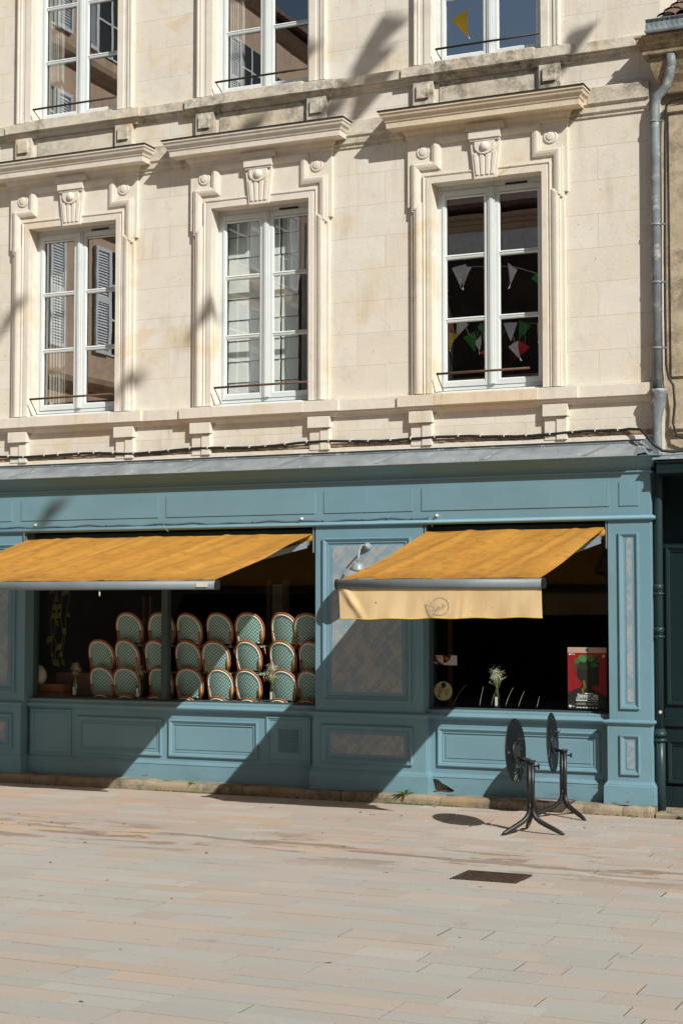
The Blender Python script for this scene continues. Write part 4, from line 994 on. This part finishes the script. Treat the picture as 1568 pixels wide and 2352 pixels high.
sp(ST,[(345,328),(520,328),(530,370),(570,395),(568,572),(500,555),(440,510),(380,435)],'white_arc',pw,2,qq)
sp(ST,[(608,390),(715,378),(720,430),(640,445)],'camera_mark',po_,2,qq);sp(ST,[(680,430),(700,430),(705,455),(750,445),(755,458),(690,472)],'camera_foot',po_,2,qq)
k=.305/810
t=text('ATRB',.020,wh,'sticker_text',ST,width=165*k);t.location=Vector((qq(215,575)[0],YP+.002,qq(215,575)[1]))-Vector(ST.location)
for j,s_ in enumerate(('Établissement','sous surveillance','VIDÉOPROTECTION')):
    t=text(s_,.008,pk if j<2 else po_,'sticker_text',ST,width=(130,120,170)[j]*k);p=qq(365,372+j*28);t.location=Vector((p[0],YP+.0018,p[1]))-Vector(ST.location)
RS=empty('round_sticker',(-6.33,YP,1.23),'round cream sticker with coloured vegetables low at left of the right window','sticker')
cr=lambda x,y:(-6.33+(x-562)/280*.107,1.23-(y-1450)/292*.107)
sp(RS,ell(562,1450,280,292,0,36),'disc',flat('sticker cream',(.42,.38,.20)),0,cr)
sp(RS,ell(572,1270,80,90,0),'black_seal',pk,1,cr);sp(RS,ell(430,1612,34,34,0),'black_seal',pk,1,cr)
for (x,y,rx,ry,ro,c_) in((360,1315,35,30,0,(.4,.08,.05)),(470,1345,45,18,-.4,(.35,.05,.03)),(465,1405,38,40,0,(.12,.22,.04)),(545,1408,30,34,0,(.42,.12,.03)),(370,1440,40,34,.3,(.30,.20,.04)),(450,1460,30,36,0,(.13,.24,.05)),(500,1480,24,34,.2,(.35,.03,.05)),(435,1530,38,34,0,(.12,.2,.04)),(370,1490,30,26,0,(.4,.25,.05))):
    sp(RS,ell(x,y,rx,ry,ro,12),'vegetable_mark',flat('veg',c_),1,cr)
k=.107/280
for j,(s_,w) in enumerate((('Découvrez',160),('notre',80),('nouveau',125),('café',60),('durable',110))):
    t=text(s_,.014,pk,'sticker_text',RS,width=w*k,bold=.0003);p=cr(635,1412+j*36);t.location=Vector((p[0],YP+.002,p[1]))-Vector(RS.location)
# ------------------------------------------------------------------ weeds, drain, boot grate
def weed(x,y,z,s,n,label,seed,lean=0):
    Wd=empty('weed',(x,y,z),label,'weed');rg=random.Random(seed);mb=MB()
    for i in range(n):
        a=2*math.pi*i/n+rg.uniform(-.4,.4);L_=s*rg.uniform(.6,1);w=L_*.16;el=rg.uniform(.3,1.35)
        d=Vector((math.cos(a)*math.cos(el),math.sin(a)*math.cos(el)*.6-.15,math.sin(el))).normalized();sd=d.cross(UZ).normalized();up=sd.cross(d)
        P=[];m=7
        for k in range(m+1):
            t=k/m;c=d*L_*t-UZ*(L_*.45*t*t);ww=w*math.sin(math.pi*min(1,.12+t*.88))**.6*(1 if k%2 else .62)
            P+=[c+sd*ww,c+up*(-.006),c-sd*ww]
        fs=[]
        for k in range(m):
            for j in range(2): fs.append((k*3+j,k*3+j+1,k*3+4+j,k*3+3+j))
        mb.add(P,fs)
    mb.build('leaves',M['leaf'],Wd)
    mb=MB();mb.lathe((0,0,-.02),(0,0,1),[(.006,0),(.01,.01),(.008,.03)],8);mb.build('stem',M['stem'],Wd)
weed(-6.66,-.125,.105,.15,13,'jagged green weed on the kerb under the central pilaster',1)
weed(-9.34,-.115,.10,.085,8,'small green weed on the kerb under the left window',2)
weed(-3.60,-.14,.0,.09,9,'low green weed at the foot of the dark green shopfront',3)
mb=MB();rg=random.Random(8)
for i in range(260):
    x=rg.choice([rg.uniform(-9.8,-8.6),rg.uniform(-6.9,-6.0),rg.uniform(-12,-4)]);r=rg.uniform(.008,.02)
    mb.lathe((x,-.147+rg.uniform(-.004,.004),rg.uniform(-.002,.008)),(0,-.5,1),[(r,-.004),(r*.8,r*.4),(r*.1,r*.6)],6)
o=mb.build('moss',M['moss']);tag(o,kind='stuff')
mb=MB();rg=random.Random(21)
for i in range(46):
    x=rg.uniform(-12,-3.6);y=rg.choice([rg.uniform(-8,-.3),rg.uniform(-1.2,-.2),rg.uniform(-4,-2.5)]);a=rg.uniform(0,6.28);L_=rg.uniform(.02,.05);w=L_*rg.uniform(.25,.45)
    d=Vector((math.cos(a),math.sin(a),0));n_=Vector((-d.y,d.x,0));p=Vector((x,y,.004))
    mb.add([p,p+d*L_*.5+n_*w+UZ*.008,p+d*L_+UZ*.004,p+d*L_*.5-n_*w+UZ*.010],[(0,1,2,3)])
o=mb.build('fallen_leaves',simple('dry brown leaf',(.22,.10,.035),.8,var=.5,vs=30),solid=0);tag(o,kind='stuff')
DR=empty('drain_cover',(-4.255,-4.235,0),'rusty cast iron drain cover set in the pale paving','drain cover')
mb=MB();x0,x1,y0,y1=-.275,.275,-.225,.225
mb.box(x0,x1,y0,y0+.035,-.009,.004);mb.box(x0,x1,y1-.035,y1,-.009,.004);mb.box(x0,x0+.035,y0+.035,y1-.035,-.009,.004);mb.box(x1-.035,x1,y0+.035,y1-.035,-.009,.004)
ironr=simple('rusted cast iron',(.060,.038,.026),.75,.3,.35,14,.6,40,dirt=((.16,.12,.085),16,.6))
mb.build('frame',ironr,DR,bev=.002)
mb=MB();mb.box(x0+.037,x1-.037,y0+.037,y1-.037,-.009,-.002)
for i in range(9):
    for j in range(7):
        xx=x0+.067+i*.052;yy=y0+.069+j*.052
        if (i+j)%2: mb.box(xx-.017,xx+.017,yy-.005,yy+.005,-.002,.003)
        else: mb.box(xx-.005,xx+.005,yy-.017,yy+.017,-.002,.003)
mb.build('plate',ironr,DR)
GR=empty('boot_grate',(-5.08,-.13,.11),'flat metal grating lying on the kerb behind the bistro tables','grate')
mb=MB();mb.box(-.33,.33,-.12,-.112,.0,.022);mb.box(-.33,.33,.112,.12,.0,.022);mb.box(-.33,-.322,-.112,.112,.0,.022);mb.box(.322,.33,-.112,.112,.0,.022)
mb.build('rim',M['rust'],GR)
mb=MB()
for i in range(26): mb.box(-.32+i*.025,-.314+i*.025,-.111,.111,.004,.019)
mb.build('bars',M['zinc'],GR)
# ------------------------------------------------------------------ neighbouring dark green shopfront
G=empty('green_shopfront',(-3.9,0,0),'dark green panelled shopfront at the right edge beyond the blue one','shopfront')
def gb(mb,n,m='green',bev=.003):
    o=mb.build(n,M[m],G,bev=bev);o.location=(3.9,0,0);return o
mb=MB();mb.box(-3.915,1.5,.46,.6,.05,3.7);gb(mb,'back_board')
for a,b in((-3.89,-3.40),(-3.32,-2.6),(-2.5,-1.4)):
    mb=MB();mb.box(a,b,.43,.459,.30,2.86);gb(mb,'pilaster_board')
    mb=MB();mb.rect_mould(a+.03,b-.03,1.13,2.82,.43,MP);gb(mb,'panel_moulding',bev=0)
    mb=MB();mb.rect_mould(a+.03,b-.03,.30,.76,.43,MP);gb(mb,'panel_moulding',bev=0)
mb=MB();mb.sweep([(-3.915,.6),(-3.915,.43),(1.5,.43)],[(0,.90),(.03,.905),(.034,.985),(.0,.99)],plan,side=-1);gb(mb,'dado_rail')
mb=MB();mb.box(-3.91,1.5,.36,.44,.06,.27);gb(mb,'base_board')
mb=MB();mb.profx(-3.82,1.5,[(.6,3.74),(-.13,3.70),(-.15,3.69),(-.15,3.675),(-.13,3.665),(-.13,3.59),(-.145,3.585),(-.145,3.56),(-.12,3.555),(.43,3.55),(.6,3.55)]);gb(mb,'cornice')
mb=MB();mb.profx(-3.86,1.5,[(.12,3.80),(-.155,3.72),(-.165,3.705),(.0,3.74),(.12,3.785)]);gb(mb,'zinc_cover','zinc',0)
GP=empty('green_drainpipe',(-3.86,.10,0),'dark green painted drainpipe between the blue and green shopfronts','drainpipe')
def gp(mb,n,m='green2'):
    o=mb.build(n,M[m],GP);o.location=-Vector(GP.location);return o
mb=MB();mb.tube([(-3.845,.08,3.72),(-3.85,.09,3.4),(-3.86,.10,3.2),(-3.865,.10,.86)],.044,16);mb.tube([(-3.865,.10,.90),(-3.865,.10,.0)],.052,16);gp(mb,'pipe')
mb=MB()
for z,r in((2.38,.050),(2.31,.056),(1.93,.052),(1.86,.058),(.84,.066),(.78,.072)):
    mb=MB();mb.lathe((-3.865,.10,z),(0,0,1),[(.04,-.03 if r<.06 and z in(2.38,1.93) else -.015),(r,-.028 if z in(2.38,1.93,.84) else -.012),(r,.028 if z in(2.38,1.93,.84) else .012),(.04,.03 if z in(2.38,1.93,.84) else .015)],16);gp(mb,'collar')
mb=MB();mb.lathe((-3.848,.047,1.075),(-.15,-1,0),[(.018,0),(.018,.002)],16);gp(mb,'round_badge','white')
mb=MB();mb.profx(-3.87,1.5,[(.5,.055),(-.10,.05),(-.13,.035),(-.13,-.009),(.5,-.009)]);o=mb.build('threshold_step',M['kerbstone'],None,bev=.006);tag(o,kind='structure')
# ------------------------------------------------------------------ neighbouring building above it
NB=empty('neighbour_building',(-3.75,.1,3.7),'old ochre rendered building with gutter and tiled roof at the right edge','building')
def nb(mb,n,m,bev=.003):
    o=mb.build(n,M[m],NB,bev=bev);o.location=-Vector(NB.location);return o
mb=MB();mb.box(-3.779,3,.115,6,3.8,8.1);nb(mb,'wall','plaster')
mb=MB();mb.box(-3.70,3,.09,.114,4.60,7.42);mb.profx(-3.72,3,[(.114,7.5),(.06,7.49),(.06,7.43),(.114,7.42)]);mb.profx(-3.70,3,[(.114,4.10),(.04,4.09),(.04,4.04),(.07,4.03),(.07,3.99),(.114,3.98)]);nb(mb,'wall_panel','plaster')
mb=MB();mb.sweep([(-3.72,.12),(-3.72,.05),(3,.05)],[(0,7.62),(.02,7.63),(.05,7.72),(.10,7.80),(.13,7.90),(.15,7.98),(.155,8.0),(.20,8.01),(.205,8.06),(.225,8.07),(.23,8.10),(.25,8.12),(.255,8.17),(.27,8.18),(.27,8.20),(0,8.21)],plan,side=-1);nb(mb,'eaves_cornice','old_cornice')
mb=MB();mb.profx(-3.86,3,[(-.25,8.205),(-.28,8.20),(-.285,8.22),(-.27,8.235),(-.255,8.235),(-.235,8.27),(-.225,8.33),(-.235,8.345),(-.25,8.35),(-.235,8.36),(-.21,8.355),(-.20,8.33),(-.21,8.24),(-.10,8.215)]);nb(mb,'gutter','zinc',0)
mb=MB()
for i in range(40): mb.box(-3.82+i*.055,-3.817+i*.055,-.262,-.259,8.24,8.35)
nb(mb,'gutter_spikes','zinc',0)
mb=MB()
for i in range(30):
    x=-3.66+i*.2;n=8
    for s in range(9):
        y0=-.16+s*.33;z0=8.37+s*.33*.52
        pts=[(x+.10*math.cos(math.pi*k/n),.05*math.sin(math.pi*k/n)) for k in range(n+1)]
        mb.add([(px,y0,z0+pz+.02) for px,pz in pts]+[(px*.98+x*.02,y0+.40,z0+.2+pz) for px,pz in pts],[(k,k+1,n+2+k,n+1+k) for k in range(n)],True)
mb.add([(-3.76,-.12,8.36),(3,-.12,8.36),(3,3.2,10.05),(-3.76,3.2,10.05)],[(0,1,2,3)])
nb(mb,'roof_tiles','rooftile',0)
# ------------------------------------------------------------------ buildings across the square (seen in the panes; far row lengthened to block sky)
def townhouse(name,label,origin,length,height,ry,mat,wins,along,dark_ground=True):
    T=empty(name,origin,label,'building');T.rotation_euler.z=ry
    gz=3.2 if height>13 else 11.1
    mb=MB();mb.box(0,length,0,8,gz,height);mb.build('wall',M[mat],T)
    mb=MB();mb.box(0,length,.02,8,0,gz);mb.build('dark_front',M['dark'],T)
    mb=MB();mb.profx(-.3,length+.3,[(-.45,height+.1),(-.45,height+.22),(3.5,height+2.2),(8.3,height+.2),(8.3,height+.1)]);mb.build('roof',M['rooftile'],T)
    mb=MB()
    for zc in ((3.25,6.3,9.45,12.6,height-.25) if height>13 else (height-.25,)): mb.profx(-.05,length+.05,[(0.02,zc),(-.08,zc+.03),(-.12,zc+.10),(-.22,zc+.14),(-.26,zc+.24),(0.02,zc+.28)])
    mb.build('cornice',M[mat],T)
    x=1.2
    while x<length-1.5 and height>13:
        for z0,z1 in ((3.9,6.0),(7.1,9.2),(10.1,12.0),(13.2,15.2)):
            if z1>height-.3: continue
            w=empty('window',(x,0,z0));w.parent=T
            mb=MB();mb.box(0,1.0,-.012,.1,0,z1-z0);mb.build('pane',M['darkglass'],w)
            mb=MB()
            for s in(-.04,.48,1.0): mb.box(s-.03,s+.04,-.03,-.013,0,z1-z0)
            for s in(0,.7,1.4): mb.box(-.01,.97,-.028,-.014,s,s+.04)
            mb.build('window_frame',M['pvc'],w)
            for s,a in((-.58,0),(1.06,0)):
                mb=MB();mb.rect_mould(s,s+.52,0,z1-z0,-.02,[(0,0),(0,.05),(.07,.05),(.07,.01)])
                mb.box(s,s+.52,-.03,-.01,0,z1-z0)
                n=int((z1-z0-.16)/.055)
                for k in range(n):
                    z=.09+k*.055;mb.profx(s+.06,s+.46,[(-.03,z+.045),(-.062,z),(-.03,z+.01)])
                mb.box(s+.06,s+.46,-.068,-.04,(z1-z0)*.48,(z1-z0)*.54)
                mb.build('shutter',M['shutter'],w)
        x+=2.7
    return T
townhouse('side_townhouse','sunlit brown stone townhouse with pale louvred shutters on the left of the square',(-17.2,-22.6,0),22,16.4,R(90),'brownstone',0,0)
townhouse('far_townhouse','shaded dark fronted townhouse with tiled roof across the square, with an unseen stretch added to block sky light',(18,-21.5,0),38,12.2,R(180),'brownstone',0,0)  # right-hand stretch is added, unseen behind the camera, to cut low sky light
# white banner on the far house
mb=MB();mb.box(-19.5,-8.5,-21.42,-21.36,11.15,11.75);o=mb.build('banner',M['shutter']);tag(o,'long pale banner hanging across the front of the far townhouse','banner')
# ------------------------------------------------------------------ bunting over the square (casts the soft shadows, shows in panes)
SUN=Vector((1.32,-1,1.25))
def flagmesh(w,h,seed):
    rg=random.Random(seed);mb=MB();n=5;vs=[]
    for i in range(n+1):
        t=i/n;hw=w/2*(1-t)
        for s in(-1,0,1): vs.append((s*hw+.04*t*t*rg.uniform(-1,1)*0+.03*t*t*(seed%3-1),.035*math.sin(t*3+seed)*(1 if s else 1.5)+.02*s*t,-h*t-.0005))
    mb.add(vs,[(i*3+j,i*3+j+1,i*3+4+j,i*3+3+j) for i in range(n) for j in range(2)],True);return mb
flagc={'yellow':flat('yellow pennant',(.70,.46,.02)),'green':flat('green pennant',(.04,.25,.05)),'red':flat('red pennant',(.55,.02,.03)),'white':flat('white pennant',(.72,.76,.85)),'blue':flat('blue pennant',(.25,.33,.60))}
def bunting(label,pts,flags):
    Bn=empty('bunting',pts[0],label,'bunting');L=-Vector(pts[0])
    mb=MB();mb.tube(pts,.004,5);o=mb.build('cord',M['whiteclip'],Bn);o.location=L
    for k,(p,c,sz,ry,rz) in enumerate(flags):
        mb=flagmesh(sz,sz*1.35,k);o=mb.build('pennant',flagc[c],Bn,solid=0);o.location=Vector(p)+L;o.rotation_euler=(0,ry,rz)
    return Bn
def shade(x,z,t,yb=0.05):
    t*=1.75
    return (x+SUN.x*t,yb+SUN.y*t,z+SUN.z*t)
col_=['yellow','green','red','white','blue']
sh=[((-11.35,3.42),5.2),((-10.15,5.05),5.0),((-11.95,6.05),5.0),((-9.1,5.85),4.6),((-8.6,8.02),4.2),((-7.45,8.15),4.4),((-6.95,8.7),3.6),((-4.55,8.55),2.6),((-7.9,8.75),3.8),((-7.0,8.3),3.0),((-6.75,9.0),3.4)]
strings=[[0,1,3,5],[2,4,8,6],[9,10,7]]
for si,ids in enumerate(strings):
    P=[shade(*sh[i][0],sh[i][1]) for i in ids];F_=[]
    for j,i in enumerate(ids): F_.append((P[j],col_[(i+si)%5],.30 if i not in(6,10,9) else .38,random.uniform(.35,1.1),random.uniform(.5,1.25)))
    bunting('string of coloured pennants strung high above the shopfront, '+('leftmost','middle','rightmost')[si],[Vector(p) for p in P],F_)
# strings whose mirror image shows in the right first-floor window and the one above it
def mirr(u,v,d):
    q=at(u,v,y=.27+d);return (q.x,.27-d,q.z)
fr=[((1034,732),'red'),((1037,765),'yellow'),((1060,738),'white'),((1073,768),'green'),((1100,742),'green'),((1089,778),'white'),((1110,800),'red'),((1150,742),'white'),((1160,790),'white'),((1185,742),'green'),((1183,790),'red'),((1222,745),'yellow'),((1232,748),'yellow')]
up=[((1068,612),'white'),((1160,612),'white'),((1212,628),'green'),((1050,610),'white')]
for nm,L_,d,sz in(('lower',fr,9.5,.24),('upper',up,9.0,.30)):
    L_=sorted(L_);P=[mirr(*p,d) for p,c in L_];bunting('pennant string far across the square, '+nm+' of the two mirrored in the right window',[Vector(p) for p in P],[(P[i],L_[i][1],sz,random.uniform(-.7,.7),random.uniform(-.6,.6)) for i in range(len(P))])
P=[mirr(1015,55,4.6),mirr(1078,18,4.6),mirr(1120,-10,4.6)]
bunting('pair of pennants nearest the upper right window, yellow and green',[Vector(p) for p in P],[(P[0],'yellow',.01,0,0),(Vector(P[0])*.45+Vector(P[1])*.55,'yellow',.30,-.35,.3),(P[2],'green',.30,-.3,.2)])
# ------------------------------------------------------------------ light, sky, camera
w=bpy.data.worlds.new('World');S.world=w;w.use_nodes=True;nt=w.node_tree;bg=nt.nodes['Background']
sk=nt.nodes.new('ShaderNodeTexSky');sk.sky_type='NISHITA';sk.sun_disc=False
el=math.atan2(SUN.z,math.hypot(SUN.x,SUN.y));sk.sun_elevation=el;sk.sun_rotation=math.atan2(SUN.x,SUN.y);sk.air_density=1.2;sk.dust_density=1.5
nt.links.new(sk.outputs[0],bg.inputs[0]);bg.inputs[1].default_value=.05
sd=bpy.data.lights.new('Sun','SUN');sd.energy=5.0;sd.angle=R(.5);sd.color=(1,.965,.88);so=bpy.data.objects.new('Sun',sd);COL.objects.link(so)
so.rotation_euler=SUN.to_track_quat('Z','Y').to_euler();so.location=(8,-8,15)
cd=bpy.data.cameras.new('Camera');co=bpy.data.objects.new('Camera',cd);COL.objects.link(co);S.camera=co
cd.sensor_fit='HORIZONTAL';cd.sensor_width=36;cd.lens=FOC/1568*36;cd.clip_end=500;cd.clip_start=.1
mt=Matrix((RT,UP,-FW)).transposed().to_4x4();mt.translation=CAM;co.matrix_world=mt
S.render.engine='CYCLES';S.view_settings.view_transform='Standard';S.view_settings.look='None';S.view_settings.gamma=1;S.view_settings.exposure=.08
S.cycles.max_bounces=8;S.cycles.transparent_max_bounces=12
